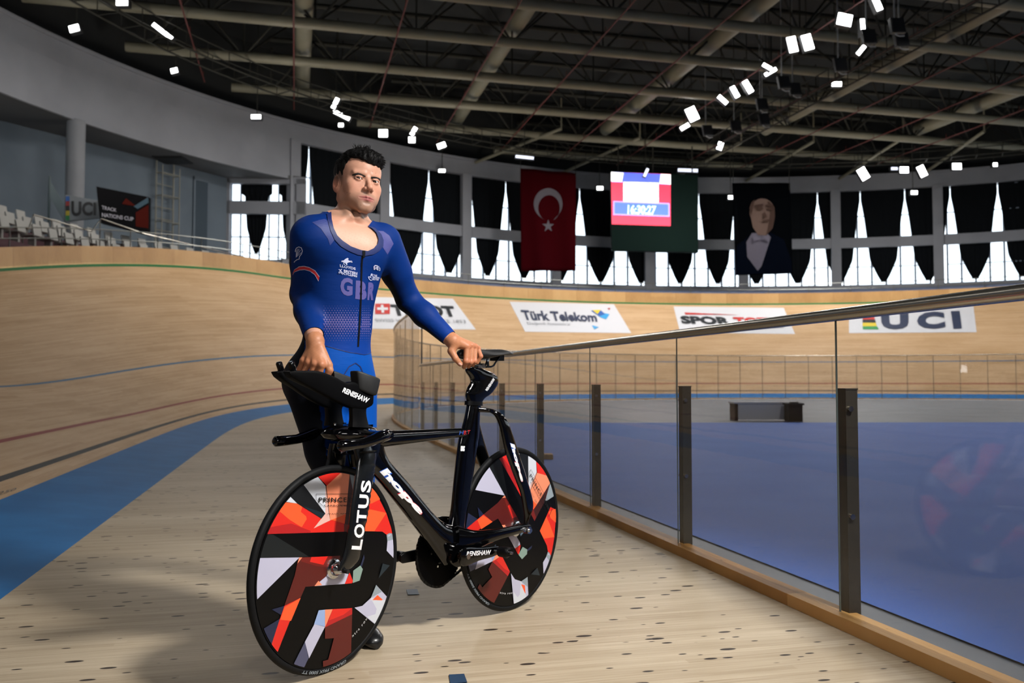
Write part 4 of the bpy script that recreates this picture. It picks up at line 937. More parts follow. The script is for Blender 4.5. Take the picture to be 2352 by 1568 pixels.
ART = [('R', [(185, 552), (230, 440), (290, 340), (305, 335), (392, 344), (430, 355), (553, 448), (612, 458), (720, 415), (705, 535)]),
 ('O', [(262, 388), (305, 335), (392, 344), (430, 355), (415, 400), (450, 430), (455, 450), (420, 505), (340, 455)]), ('r', [(185, 552), (195, 508), (350, 480), (480, 530), (478, 543)]),
 ('k', [(500, 513), (552, 447), (580, 412), (612, 458)]), ('W', [(433, 212), (530, 158), (585, 225), (605, 415), (580, 412)]), ('k', [(585, 225), (605, 415), (612, 458), (580, 412)]), ('W', [(300, 330), (338, 290), (392, 344)]),
 ('R', [(525, 150), (600, 125), (695, 120), (692, 135), (595, 225)]), ('P', [(692, 132), (700, 118), (755, 125), (750, 145), (730, 415), (612, 458), (590, 225)]), ('B', [(750, 145), (778, 300), (765, 535), (705, 535), (720, 415)]), ('G', [(748, 125), (850, 150), (795, 280), (778, 300)]),
 ('O', [(620, 455), (720, 415), (708, 480)]), ('d', [(705, 480), (765, 500), (765, 535), (705, 535)]), ('K', [(345, 290), (433, 212), (580, 412), (553, 446), (392, 344)]), ('T', [(430, 362), (580, 412), (553, 446)]),
 ('R', [(850, 532), (850, 280), (908, 240), (960, 330), (1000, 410), (1045, 550), (1000, 556), (970, 535)]), ('O', [(850, 330), (905, 230), (957, 315), (895, 345)]), ('O', [(850, 385), (895, 385), (1000, 408), (915, 532), (850, 532)]),
 ('L', [(1000, 560), (1045, 550), (1070, 640), (1060, 728), (1000, 665), (1006, 600)]), ('G', [(1000, 556), (1020, 545), (1050, 550), (1045, 590), (1005, 600)]),
 ('t', [(128, 715), (160, 600), (185, 552), (225, 555), (465, 705)]), ('L', [(100, 716), (402, 710), (110, 1005)]), ('P', [(400, 710), (422, 710), (385, 757)]),
 ('D', [(420, 710), (675, 698), (670, 760), (600, 820), (500, 905), (440, 910), (408, 985), (300, 1040), (370, 830), (385, 755)]), ('d', [(420, 710), (675, 698), (610, 775), (520, 770), (410, 737)]), ('R', [(480, 708), (590, 702), (560, 760), (470, 740)]),
 ('L', [(500, 905), (600, 820), (720, 808), (735, 815), (708, 890)]), ('P', [(500, 905), (527, 868), (552, 898)]), ('R', [(740, 812), (764, 870), (757, 886), (706, 890)]), ('c', [(765, 800), (815, 765), (832, 790), (810, 868), (762, 884)]), ('N', [(815, 765), (840, 690), (845, 715), (825, 775)]), ('g', [(675, 760), (715, 705), (705, 770)]),
 ('R', [(300, 1040), (408, 985), (350, 1110), (255, 1360), (205, 1310), (270, 1130)]), ('O', [(408, 985), (345, 1142), (272, 1135), (300, 1050)]), ('N', [(155, 1200), (270, 1128), (215, 1305)]), ('n', [(215, 1065), (300, 1040), (277, 1102)]),
 ('b', [(530, 1070), (573, 1065), (575, 1180), (500, 1165)]), ('L', [(502, 1165), (575, 1182), (470, 1398), (440, 1285)]), ('s', [(440, 1285), (466, 1397), (432, 1470), (365, 1440)]), ('P', [(573, 1065), (627, 1062), (575, 1185)]),
 ('r', [(625, 1062), (760, 1055), (760, 1097), (575, 1186)]), ('R', [(625, 1062), (760, 1055), (700, 1100), (600, 1140)]), ('D', [(760, 1097), (756, 1395), (565, 1470), (565, 1417), (600, 1407), (637, 1260), (575, 1264), (575, 1186)]),
 ('L', [(775, 1052), (830, 1040), (890, 985), (925, 898), (1012, 990), (935, 1178)]), ('G', [(925, 898), (965, 945), (890, 985)]), ('O', [(900, 1000), (935, 967), (977, 1003)]), ('W', [(890, 985), (1000, 1005), (930, 1172), (860, 1110)]), ('L', [(830, 1040), (895, 1000), (945, 1090), (860, 1115)]), ('O', [(900, 1000), (935, 967), (977, 1003)]), ('T', [(970, 752), (1020, 765), (942, 852)])]
def wheel(root, c, t, n, rot, flip, spoke_label):
    def W(x, z, o): return c+t*x+Z3*z+n*o
    N_ = 96; g = G(); prof = [(.004, 0), (.06, 0), (.12, 0), (.2, 0), (.26, 0), (.302, 0), (.3135, 0)]
    R = []
    for r, _ in prof: R.append((r, dprof(r)))
    outl = R+[(r, -h) for r, h in R[::-1]]
    g.rings([[W(r*math.cos(q), r*math.sin(q), h) for q in np.linspace(0, 2*PI, N_, endpoint=False)] for r, h in outl], caps=False)
    wh = g.mk(root, M_sb, bike, smooth=True, auto=40)
    g = G(); R = []
    for q in np.linspace(0, 2*PI, 112, endpoint=False):
        R.append([W((.323+.012*math.cos(p))*math.cos(q), (.323+.012*math.cos(p))*math.sin(q), .0118*math.sin(p)) for p in np.linspace(0, 2*PI, 14, endpoint=False)])
    g.rings(R, closed=True); g.mk('tyre', M_ty, wh, smooth=True)
    # graphics on the near face
    cr, sr = math.cos(rot), math.sin(rot); OV = []; OF = []; OM = []
    def put(P2, lay):
        out = []
        for x, z in P2:
            r = math.hypot(x, z); X, Z = x*cr-z*sr, x*sr+z*cr; out.append(W(X, Z, dprof(r)+.0004+lay*.00006))
        return out
    bmA = None
    for k, (cc_, P) in enumerate(ART):
        Q = circ_clip([cz(*p) for p in P], .309)
        if len(Q) < 3: continue
        V2 = np.array(Q); bm = bmesh.new(); vs = [bm.verts.new((x, z, 0)) for x, z in Q]
        try: bm.faces.new(vs)
        except ValueError: bm.free(); continue
        bmesh.ops.triangulate(bm, faces=bm.faces[:])
        for _ in range(5):
            E_ = [e for e in bm.edges if e.calc_length() > .05]
            if not E_: break
            bmesh.ops.subdivide_edges(bm, edges=E_, cuts=1); bmesh.ops.triangulate(bm, faces=[f for f in bm.faces if len(f.verts) > 3])
        bm.verts.index_update(); n0 = len(OV); OV += put([(v.co.x, v.co.y) for v in bm.verts], k)
        for f in bm.faces: OF.append([n0+v.index for v in f.verts]); OM.append(WK.index(cc_))
        bm.free()
    mk('graphics', OV, OF, WM, wh, mi=OM)
    # lettering on the wheel
    OV = []; OF = []; OM = []
    def letters(s, q, m, **k):
        V, Fc, _ = text_geo(s, **k); P = quad_map(V, [cz(*p) for p in q]); n0 = len(OV); OV.extend(put([tuple(p) for p in P], 70)); OF.extend([[n0+i for i in f] for f in Fc]); OM.extend([m]*len(Fc))
    letters('PRINCETON', [(532, 334), (838, 334), (838, 302), (532, 302)], 0, bold=.015, space=1.15); letters('CARBONWORKS', [(565, 363), (800, 363), (800, 351), (565, 351)], 0, bold=.01, space=1.25); letters('track specials', [(590, 418), (780, 418), (780, 405), (590, 405)], 0, space=1.2)
    for a_, b_ in (((514, 278), (868, 278)), ((514, 278), (514, 318)), ((514, 318), (556, 358)), ((868, 278), (868, 360)), ((800, 360), (868, 360))):
        V, Fc, _ = stroke([a_, b_], 2.6); n0 = len(OV); OV.extend(put([cz(*p) for p in V], 70)); OF.extend([[n0+i for i in f] for f in Fc]); OM.extend([0]*len(Fc))
    def curved(s, a0, r0, h, wdt, m, inward=False, **k):
        V, Fc, asp = text_geo(s, **k); n0 = len(OV); P = []
        for u, v in V:
            ang = a0+(u-.5)*wdt/r0; r = r0+(v-.5)*h
            if inward: ang = a0-(u-.5)*wdt/r0
            P.append((r*math.cos(-ang), r*math.sin(-ang)) if not inward else ((r0-(v-.5)*h)*math.cos(ang-0), (r0-(v-.5)*h)*math.sin(ang)))
        OV.extend([W(*( (x*cr-z*sr), (x*sr+z*cr)), dprof(math.hypot(x, z))+.0004+.0044*(math.hypot(x, z) > .305)) for x, z in P]); OF.extend([[n0+i for i in f] for f in Fc]); OM.extend([m]*len(Fc))
    V, Fc, asp = text_geo('extra round', space=1.4)
    def ring_text(V, Fc, am, span, r0, h, m, up_out):
        n0 = len(OV)
        for u, v in V:
            if up_out: ang = am-(u-.5)*span; r = r0+(v-.5)*h
            else: ang = am+(u-.5)*span; r = r0-(v-.5)*h
            x, z = r*math.cos(ang), r*math.sin(ang); OV.append(W(x*cr-z*sr, x*sr+z*cr, (dprof(r) if r < .31 else .0122)+.0006))
        OF.extend([[n0+i for i in f] for f in Fc]); OM.extend([m]*len(Fc))
    ring_text(V, Fc, math.radians(-57), .46, .262, .009, 1, False)
    V, Fc, asp = text_geo('GRAND PRIX 5000 TT', bold=.02, shear=.2); ring_text(V, Fc, math.radians(-95), .62, .3235, .0095, 2, True)
    OV = np.array(OV)
    for m_, nm_, mm_ in ((0, 'maker_lettering', M_blk), (1, 'disc_lettering', M_wt), (2, 'tyre_lettering', mat('tyre_print', '7f878c', .6))):
        FF = [f for f, q in zip(OF, OM) if q == m_]; u_ = sorted({i for f in FF for i in f}); mp_ = {i: k for k, i in enumerate(u_)}
        mk(nm_, OV[u_], [[mp_[i] for i in f] for f in FF], mm_, wh)
    g = G(); g.tube([c-n*.052, c-n*.044, c-n*.03, c+n*.03, c+n*.044, c+n*.052], [.014, .020, .022, .022, .020, .014], 28); g.tube([c-n*.07, c+n*.07], .0085, 14)
    for sg in (-1, 1): g.tube([c+n*sg*.018, c+n*sg*.026, c+n*sg*.030], [.034, .032, .024], 32)
    g.mk('hub', M_sil, wh, smooth=True, auto=35)
    return wh
wheel('front_wheel', FWc, FWt, FWn, 0., False, '')
wheel('rear_wheel', RWc, RWt, RWn, math.radians(-43), False, '')
# lettering on frame, crank, tray, post, fork
def part_bvh(*o): return bvh_of(o)
bf = part_bvh(frame)
def hope(q, parent, bvh, nm='hope_lettering'):
    q = [np.array(p, float) for p in q]; ux = (q[1]-q[0]); ux /= np.linalg.norm(ux); uy = q[3]-q[0]; uy /= np.linalg.norm(uy)
    def outl(e, u0, u1): 
        W_ = np.array([[u0, 0], [u1, 0], [u1, 1], [u0, 1]]); P = quad_map(W_, q); P[0] += -ux*e*(u0 == 0)-uy*e; P[1] += ux*e*(u1 == 1)-uy*e; P[2] += ux*e*(u1 == 1)+uy*e; P[3] += -ux*e*(u0 == 0)+uy*e; return P
    h = np.linalg.norm(q[3]-q[0]); it = []
    V, Fc, asp = text_geo('hope', bold=.10, shear=.12)
    P = quad_map(V, q); it.append((P, Fc, 1)); 
    V0, F0, _ = text_geo('hope', bold=.062, shear=.12); P0 = quad_map(V0*[.978, .95]+[.011, .025], q)
    half = [f for f in Fc if np.mean([V[i][0] for i in f]) > .5]
    decal(nm, [(P, Fc, 0), (P, half, 1), (P0, F0, 2)], bvh, [M_lbl, M_lrd, M_wt], parent, off=.0012, step=9, lay=.0004)
cs = 840; sc4 = 3.7325
def c4(x, y): return (840+x/sc4, 960+y/sc4)
hope([c4(100, 470), c4(455, 850), c4(505, 795), c4(165, 405)], frame, bf)
def c5(x, y): return (1040+x/3.7325, 1000+y/3.7325)
hope([c5(478, 62), c5(575, 400), c5(612, 395), c5(523, 60)], frame, bf)
decal('hbt_lettering', [txt('H', [c4(800, 143), c4(833, 140), c4(838, 108), c4(806, 110)], 0), txt('B.T', [c4(838, 140), c4(888, 136), c4(898, 103), c4(842, 108)], 1)], bf, [M_lbl, M_lrd], frame, off=.001, step=9)
decal('inspection_sticker', [poly([c4(812, 282), c4(845, 284), c4(850, 240), c4(815, 238)], 0), poly([c4(822, 262), c4(847, 262), c4(848, 252), c4(823, 252)], 1)], bf, [M_wt, mat('sticker_grey', '55606a', .5)], frame, off=.001, step=9)
bfk = part_bvh(fork)
def c2(x, y): return (550+x/2.968, 1040+y/2.968)
for chx, q in zip('LOTUS', [[(762, 640), (766, 660), (838, 590), (820, 588)]]*5): pass
LQ = [('L', [(828, 662), (838, 590), (762, 630), (760, 652)]), ]
lot = [txt('L', [c2(828, 660), c2(838, 590), c2(766, 582 + 48), c2(760, 652)], 0, bold=.03)]
# the word runs up the leg, letters turned a quarter turn
def upright(s, y0, y1, xl0, xr0, xl1, xr1):
    # baseline along the right edge going up: BL=(right,bottom) BR=(right,top) TR=(left,top) TL=(left,bottom)
    return txt(s, [c2(xr0, y0), c2(xr1, y1), c2(xl1, y1-4), c2(xl0, y0-4)], 0, bold=.035)
lot = [upright('L', 660, 590, 762, 828, 772, 840), upright('O', 580, 485, 778, 846, 783, 853), upright('T', 478, 392, 794, 858, 802, 868), upright('U', 378, 285, 806, 874, 818, 884), upright('S', 270, 188, 820, 890, 832, 896)]
decal('lettering', lot, bfk, M_wt, fork, off=.0012, step=9)
decal('lettering', [txt('RENISHAW', [(1071, 1277), (1127, 1273), (1128, 1262), (1072, 1266)], 0, bold=.03, shear=.1)], part_bvh(cn), M_wt, cn, off=.0012, step=9)
trn = [o for o in bpy.data.objects if o.name.startswith('forearm_tray')][0]
def c3(x, y): return (600+x/5.06, 800+y/5.06)
decal('lettering', [txt('RENISHAW', [c3(935, 508), c3(1235, 640), c3(1262, 580), c3(958, 450)], 0, bold=.04, shear=.1)], part_bvh(trn), M_wt, trn, off=.0015, step=9)
decal('lettering', [txt('RENISHAW', [(1119, 898), (1137, 871), (1132, 867), (1114, 895)], 0, bold=.03)], part_bvh(post), M_wt, post, off=.0012, step=9)
decal('fork_badge', [poly([c3(925, 1225), c3(985, 1195), c3(995, 1090), c3(975, 1055), (788, 1009), c3(938, 1110)], 0), poly([c3(930, 1195), c3(962, 1180), c3(975, 1115), c3(948, 1150)], 1)], bvh_of([frame, fork]), [mat('badge_white', 'd8c4c6', .4), M_lrd], frame, off=.0012, step=9)
# ------------------------------------------------------------------ the man
f32 = np.float32
def vlen(x, y, z): return np.sqrt(x*x+y*y+z*z)
def cone(P, a, b, r1, r2):
    a = np.array(a, float); b = np.array(b, float); d = b-a; L = float(d@d)
    x, y, z = P[0]-f32(a[0]), P[1]-f32(a[1]), P[2]-f32(a[2])
    t = np.clip((x*f32(d[0])+y*f32(d[1])+z*f32(d[2]))/f32(L), 0, 1)
    return vlen(x-t*f32(d[0]), y-t*f32(d[1]), z-t*f32(d[2]))-(f32(r1)+f32(r2-r1)*t)
def ell(P, c, r, ax=None):
    x, y, z = P[0]-f32(c[0]), P[1]-f32(c[1]), P[2]-f32(c[2])
    if ax is not None: x, y, z = [x*f32(A[0])+y*f32(A[1])+z*f32(A[2]) for A in ax]
    x, y, z = x/f32(r[0]), y/f32(r[1]), z/f32(r[2]); k0 = vlen(x, y, z); k1 = vlen(x/f32(r[0]), y/f32(r[1]), z/f32(r[2]))
    return k0*(k0-1)/(k1+f32(1e-6))
def smin(a, b, k):
    h = np.clip(.5+.5*(b-a)/f32(k), 0, 1); return b+(a-b)*h-f32(k)*h*(1-h)
def smax(a, b, k): return -smin(-a, -b, k)
def surfnet(fn, lo, hi, h):
    ax = [np.arange(lo[i], hi[i]+h, h, dtype=f32) for i in range(3)]
    P = np.meshgrid(*ax, indexing='ij'); D = fn(P).astype(f32); del P
    return D, ax
def nets(D, ax, iso=0.):
    D = D-f32(iso); s = D < 0; n = D.shape
    c = s[:-1, :-1, :-1].astype(np.int8)
    for i in (0, 1):
        for j in (0, 1):
            for k in (0, 1):
                if i or j or k: c = c+s[i:n[0]-1+i, j:n[1]-1+j, k:n[2]-1+k]
    I = np.argwhere((c > 0) & (c < 8)); idx = -np.ones((n[0]-1, n[1]-1, n[2]-1), dtype=np.int64); idx[tuple(I.T)] = np.arange(len(I))
    acc = np.zeros((len(I), 3)); cnt = np.zeros(len(I))
    co = [(i, j, k) for i in (0, 1) for j in (0, 1) for k in (0, 1)]
    for a in co:
        for q in range(3):
            if a[q]: continue
            b = list(a); b[q] = 1
            da = D[I[:, 0]+a[0], I[:, 1]+a[1], I[:, 2]+a[2]]; db = D[I[:, 0]+b[0], I[:, 1]+b[1], I[:, 2]+b[2]]
            m = (da < 0) != (db < 0); t = np.where(m, da/np.where(m, da-db, 1), 0)
            p = np.tile(np.array(a, float), (len(I), 1)); p[:, q] += t; acc += p*m[:, None]; cnt += m
    V = I+acc/cnt[:, None]; h = ax[0][1]-ax[0][0]; V = V*float(h)+np.array([ax[0][0], ax[1][0], ax[2][0]], float)
    Fc = []
    for q in range(3):
        u, v = (q+1) % 3, (q+2) % 3
        sl = [slice(None)]*3; sl[q] = slice(0, n[q]-1); s0 = s[tuple(sl)]; sl[q] = slice(1, n[q]); s1 = s[tuple(sl)]
        E = np.argwhere(s0 != s1); ok = (E[:, u] > 0) & (E[:, v] > 0) & (E[:, u] < n[u]-1) & (E[:, v] < n[v]-1); E = E[ok]
        fl = s0[tuple(E.T)]
        def g_(du, dv):
            e = E.copy(); e[:, u] -= du; e[:, v] -= dv; return idx[tuple(e.T)]
        Q = np.stack([g_(1, 1), g_(0, 1), g_(0, 0), g_(1, 0)], -1); Q[~fl] = Q[~fl][:, ::-1]; Fc.append(Q)
    return V, np.concatenate(Fc)
def keep_faces(V, Fc, mask):
    """mask per vertex; drops faces with any masked-out vertex and unused vertices"""
    k = mask[Fc].all(1); Fc = Fc[k]; u = np.unique(Fc); m = -np.ones(len(V), dtype=np.int64); m[u] = np.arange(len(u)); return V[u], m[Fc]
def in_poly(px, py, P):
    r = np.zeros(len(px), bool); n = len(P)
    for i in range(n):
        x0, y0 = P[i-1]; x1, y1 = P[i]; c = ((y0 > py) != (y1 > py)) & (px < (x1-x0)*(py-y0)/(y1-y0+1e-12)+x0); r ^= c
    return r
# frames
def yawax(deg): q = math.radians(deg); return np.array([math.cos(q), math.sin(q), 0]), np.array([math.sin(q), -math.cos(q), 0]), np.array([0, 0, 1.])
TL, TF, TU = yawax(37)
tax = (TL, TF, TU)
shR, elR, wrR = at(713, 541, 3.08), at(698, 676, 3.22), at(724, 783, 3.0)
shL, elL, wrL = at(880, 556, 3.29), at(938, 688, 3.43), at(1037, 781, 3.365)
NB = at(803, 508, 3.22)
CH = at(786, 600, 3.2); AB = at(777, 735, 3.2); PV = at(763, 858, 3.21)
hipR, knR, anR = at(722, 905, 3.16), at(792, 1165, 3.10), at(772, 1412, 3.26)
hipL, knL, anL = at(808, 900, 3.27), at(822, 1150, 3.22), at(815, 1425, 3.33)
def torso(P):
    d = ell(P, CH, (.152, .108, .185), tax)
    d = smin(d, ell(P, CH+TL*.065+TF*.052+TU*.035, (.078, .058, .062), tax), .05)
    d = smin(d, ell(P, CH-TL*.065+TF*.052+TU*.035, (.078, .058, .062), tax), .05)
    d = smin(d, cone(P, shR+[.02, .02, 0], shL-[.02, .01, .0], .052, .052), .07)
    d = smin(d, cone(P, NB+[0, 0, .0], shR+[.045, .02, .012], .052, .040), .05)
    d = smin(d, cone(P, NB-[0, 0, .05], shL-[.045, .02, .006], .040, .035), .03)
    d = smin(d, ell(P, AB, (.127, .093, .19), tax), .07)
    d = smin(d, ell(P, PV+TU*.0, (.158, .108, .125), tax), .07)
    for sg in (-1, 1): d = smin(d, ell(P, PV+TL*.07*sg-TF*.07-TU*.03, (.085, .075, .09), tax), .05)
    d = smin(d, ell(P, PV+TF*.075-TU*.075, (.045, .05, .05), tax), .03)
    return d
def armR(P, fore=True):
    d = cone(P, shR, elR, .060, .045); d = smin(d, cone(P, shR+[0, 0, -.01], shR*.55+elR*.45, .060, .052), .03)
    m = elR*.62+wrR*.38; d = smin(d, cone(P, elR, m, .044, .044), .02); d = smin(d, cone(P, m, wrR, .043, .0295), .02); return d
def armL(P):
    d = cone(P, shL, elL, .058, .043); m = elL*.62+wrL*.38
    d = smin(d, cone(P, shL, shL*.5+elL*.5, .058, .051), .03)
    d = smin(d, cone(P, elL, m, .042, .043), .02); d = smin(d, cone(P, m, wrL, .042, .0275), .02); return d
def legs(P):
    d = None
    for hp_, kn, an in ((hipR, knR, anR), (hipL, knL, anL)):
        e = cone(P, hp_, hp_*.5+kn*.5, .090, .076); e = smin(e, cone(P, hp_*.5+kn*.5, kn, .076, .054), .03)
        cf = kn*.68+an*.32+np.array([0, .02, 0]); e = smin(e, cone(P, kn, cf, .053, .056), .03); e = smin(e, cone(P, cf, an, .055, .036), .03)
        d = e if d is None else smin(d, e, .02)
    return d
# head
hy = math.radians(25); hrl = math.radians(5)
_l, _f, _u = yawax(34)
HX = _l*math.cos(hrl)-_u*math.sin(hrl); HZ = _u*math.cos(hrl)+_l*math.sin(hrl); HY = _f
# slight chin-up pitch
pt_ = math.radians(2); HY, HZ = HY*math.cos(pt_)+HZ*math.sin(pt_), HZ*math.cos(pt_)-HY*math.sin(pt_)
HC = at(822, 424, 3.19)
HS = 1.03
def toH(P): 
    x, y, z = P[0]-f32(HC[0]), P[1]-f32(HC[1]), P[2]-f32(HC[2])
    return [(x*f32(A[0])+y*f32(A[1])+z*f32(A[2]))/f32(HS) for A in (HX, HY, HZ)]
def fromH(p): return HC+HS*(HX*p[0]+HY*p[1]+HZ*p[2])
EYE = [(-.0315, .0715, 0.), (.0315, .0715, 0.)]
def head(Q):
    ax_ = np.abs(Q[0]); S = [ax_, Q[1], Q[2]]
    d = ell(Q, (0, -.012, .034), (.0765, .098, .084))
    d = smin(d, ell(Q, (0, .028, -.034), (.0605, .058, .070)), .03)
    d = smin(d, ell(Q, (0, .028, .042), (.064, .060, .048)), .02)
    d = smin(d, cone(S, (.055, -.006, -.045), (.047, .012, -.074), .016, .012), .03)
    d = smin(d, cone(S, (.047, .012, -.074), (.014, .066, -.099), .0125, .0145), .022)
    d = smin(d, ell(Q, (0, .070, -.097), (.022, .019, .017)), .016)
    d = smin(d, ell(S, (.046, .052, -.024), (.017, .018, .017)), .025)        # cheekbones
    d = smin(d, ell(S, (.036, .052, -.055), (.020, .017, .028)), .02)
    d = smin(d, ell(Q, (0, .066, -.068), (.036, .026, .032)), .018)           # muzzle
    d = smax(d, -ell(S, (.0325, .0925, .0005), (.0205, .0165, .0135)), .010)  # sockets
    d = smin(d, cone(S, (.014, .082, .0175), (.044, .070, .0195), .0065, .0065), .012)  # brow
    # nose
    n_ = cone(Q, (0, .080, .010), (0, .1035, -.030), .0065, .0085); n_ = smin(n_, ell(Q, (0, .107, -.0345), (.0105, .0095, .0090)), .006)
    n_ = smin(n_, ell(S, (.0125, .095, -.0385), (.0068, .0095, .0072)), .005); n_ = smin(n_, cone(Q, (0, .103, -.043), (0, .092, -.049), .0045, .004), .005)
    d = smin(d, n_, .009)
    d = np.maximum(d, -ell(S, (.0065, .1005, -.0462), (.0036, .0052, .0032)))
    # lids and eyeball
    eb = ell(S, (.0315, .0712, 0.), (.0150, .0150, .0150))
    slit = ell([S[0]-f32(0), S[1], S[2]+(ax_-f32(.0315))*f32(-.10)], (.0315, .0850, -.0014), (.0140, .0150, .0033))
    d = smin(d, eb, .0035); d = smax(d, -slit, .0010); d = np.maximum(d, -ell(S, (.0315, .0712, 0.), (.0119, .0119, .0119)))
    d = smin(d, cone(S, (.019, .0835, .0055), (.044, .0795, .0050), .0016, .0016), .004)
    # lips
    up = cone(S, (.0035, .0935, -.0658), (.0270, .0815, -.0692), .0046, .0020); up = smin(up, cone(S, (0, .0927, -.0668), (.0035, .0935, -.0658), .0042, .0042), .003)
    lo_ = cone(S, (0, .0915, -.0745), (.0235, .0820, -.0714), .0058, .0024)
    d = smin(d, up, .0035); d = smin(d, lo_, .004)
    d = smax(d, -cone(S, (0, .0985, -.0700), (.0275, .0845, -.0700), .0014, .0012), .002)
    d = smax(d, -ell(Q, (0, .1015, -.0585), (.0035, .004, .006)), .004)
    d = smax(d, -ell(Q, (0, .0965, -.0865), (.016, .007, .0045)), .007)
    # ears
    Rz = [S[0]*f32(.94)+S[1]*f32(.34), S[1]*f32(.94)-S[0]*f32(.34), S[2]]
    ec = (.0765*.94-.010*.34, -.010*.94-.0765*.34, -.010)
    e = ell(Rz, ec, (.0075, .0175, .0315)); e = smin(e, ell(Rz, (ec[0]-.002, ec[1]+.007, ec[2]-.024), (.006, .009, .011)), .006)
    e = smax(e, -ell(Rz, (ec[0]+.0085, ec[1]+.002, ec[2]+.004), (.0080, .0120, .0215)), .002)
    e = smin(e, ell(Rz, (ec[0]+.001, ec[1]+.014, ec[2]-.004), (.004, .004, .008)), .004)
    d = smin(d, e, .003)
    return d*f32(HS)
nk_top = fromH((-.002, -.040, -.045))
def neck(P):
    d = cone(P, NB-[0, 0, .03], nk_top, .0565, .048)
    d = smin(d, cone(P, fromH((.055, -.02, -.06)), CH+TF*.085+TU*.155+TL*.015, .013, .010), .02)
    d = smin(d, cone(P, fromH((-.055, -.02, -.06)), CH+TF*.085+TU*.155-TL*.015, .013, .010), .02)
    return d
def collar(P):
    s0 = CH+TF*.088+TU*.150; d = cone(P, s0+TL*.018, shL-TL*.055+TF*.03+TU*.022, .010, .009); e = cone(P, s0-TL*.018, shR+TL*.055+TF*.03+TU*.022, .010, .009); return np.minimum(d, e)
def body_all(P):
    d = torso(P); d = smin(d, armR(P), .035); d = smin(d, armL(P), .035); d = smin(d, legs(P), .035); d = smin(d, neck(P), .03); return d
def fine_top(P):
    d = torso(P); d = smin(d, armR(P), .035); d = smin(d, armL(P), .035); d = smin(d, neck(P), .022); d = smin(d, collar(P), .02)
    sn = ell(P, CH+TF*.112+TU*.165, (.014, .012, .012), tax); d = smax(d, -sn, .015)
    return smin(d, head(toH(P)), .012)
# hands
def fing(P, pts, rs, d=None, k=.003):
    e = None
    for i in range(len(pts)-1):
        q = cone(P, at(*pts[i]), at(*pts[i+1]), rs[i], rs[i+1]); e = q if e is None else np.minimum(e, q)
    kn = ell(P, at(*pts[1]), (rs[1]*1.08,)*3); return smin(e, kn, .004)
HRF = [([(697, 829, 2.985), (688, 848, 2.995), (690, 866, 3.02)], (.0115, .0095, .0085)), ([(709, 833, 2.97), (700, 853, 2.975), (703, 872, 3.01)], (.0122, .0102, .009)),
       ([(723, 836, 2.958), (716, 857, 2.962), (719, 876, 3.0)], (.0128, .0106, .0094)), ([(738, 838, 2.955), (733, 860, 2.962), (736, 876, 2.998)], (.0130, .0105, .0094))]
def handR(P):
    d = None
    for (pts, rs), rr in zip(HRF, (.0145, .015, .015, .016)):
        e = cone(P, wrR+[0, -.003, -.012], at(*pts[0]), .021, rr*.92); d = e if d is None else smin(d, e, .010)
    d = smin(d, cone(P, elR*.25+wrR*.75, wrR, .033, .0285), .015); d = smin(d, cone(P, wrR, wrR+[0, 0, -.02], .0285, .027), .01)
    th_ = None
    for a, b, r1, r2 in (((735, 800, 2.985), (754, 838, 2.975), .018, .0145), ((754, 838, 2.975), (757, 850, 2.972), .0145, .0125), ((757, 850, 2.972), (750, 866, 2.975), .0125, .0105)):
        e = cone(P, at(*a), at(*b), r1, r2); th_ = e if th_ is None else smin(th_, e, .004)
    d = smin(d, th_, .010)
    for pts, rs in HRF:
        e = fing(P, pts, rs); d = smin(d, e, .0035)
        d = smin(d, ell(P, at(*pts[0])+np.array([0, -.004, .003]), (.0095, .0095, .0095)), .006)
    return d
HLF = [([(1073, 796, 3.375), (1070.5, 829, 3.365), (1066, 842, 3.385)], (.0122, .0110, .0092)), ([(1083, 794, 3.39), (1081, 831, 3.378), (1076, 841, 3.40)], (.0118, .0104, .009)),
       ([(1091, 796, 3.41), (1090, 829, 3.395), (1086, 837, 3.415)], (.0112, .0098, .0086)), ([(1097.5, 800, 3.43), (1104, 818, 3.415), (1096, 832, 3.42)], (.0102, .0088, .0078))]
def handL(P):
    d = None
    for pts, rs in HLF:
        e = cone(P, wrL+[.008, 0, -.004], at(*pts[0]), .0225, rs[0]*1.12); d = e if d is None else smin(d, e, .009)
    d = smin(d, cone(P, elL*.25+wrL*.75, wrL, .031, .027), .015)
    th_ = None
    for a, b, r1, r2 in (((1044, 790, 3.36), (1037, 806, 3.352), .019, .0150), ((1037, 806, 3.352), (1046, 823, 3.345), .0150, .0120), ((1046, 823, 3.345), (1057, 835.5, 3.352), .0120, .0098)):
        e = cone(P, at(*a), at(*b), r1, r2); th_ = e if th_ is None else smin(th_, e, .004)
    d = smin(d, th_, .009)
    for pts, rs in HLF:
        d = smin(d, fing(P, pts, rs), .0028)
        d = smin(d, ell(P, at(*pts[0])+np.array([0, -.004, .002]), (.009, .009, .009)), .006)
    return d
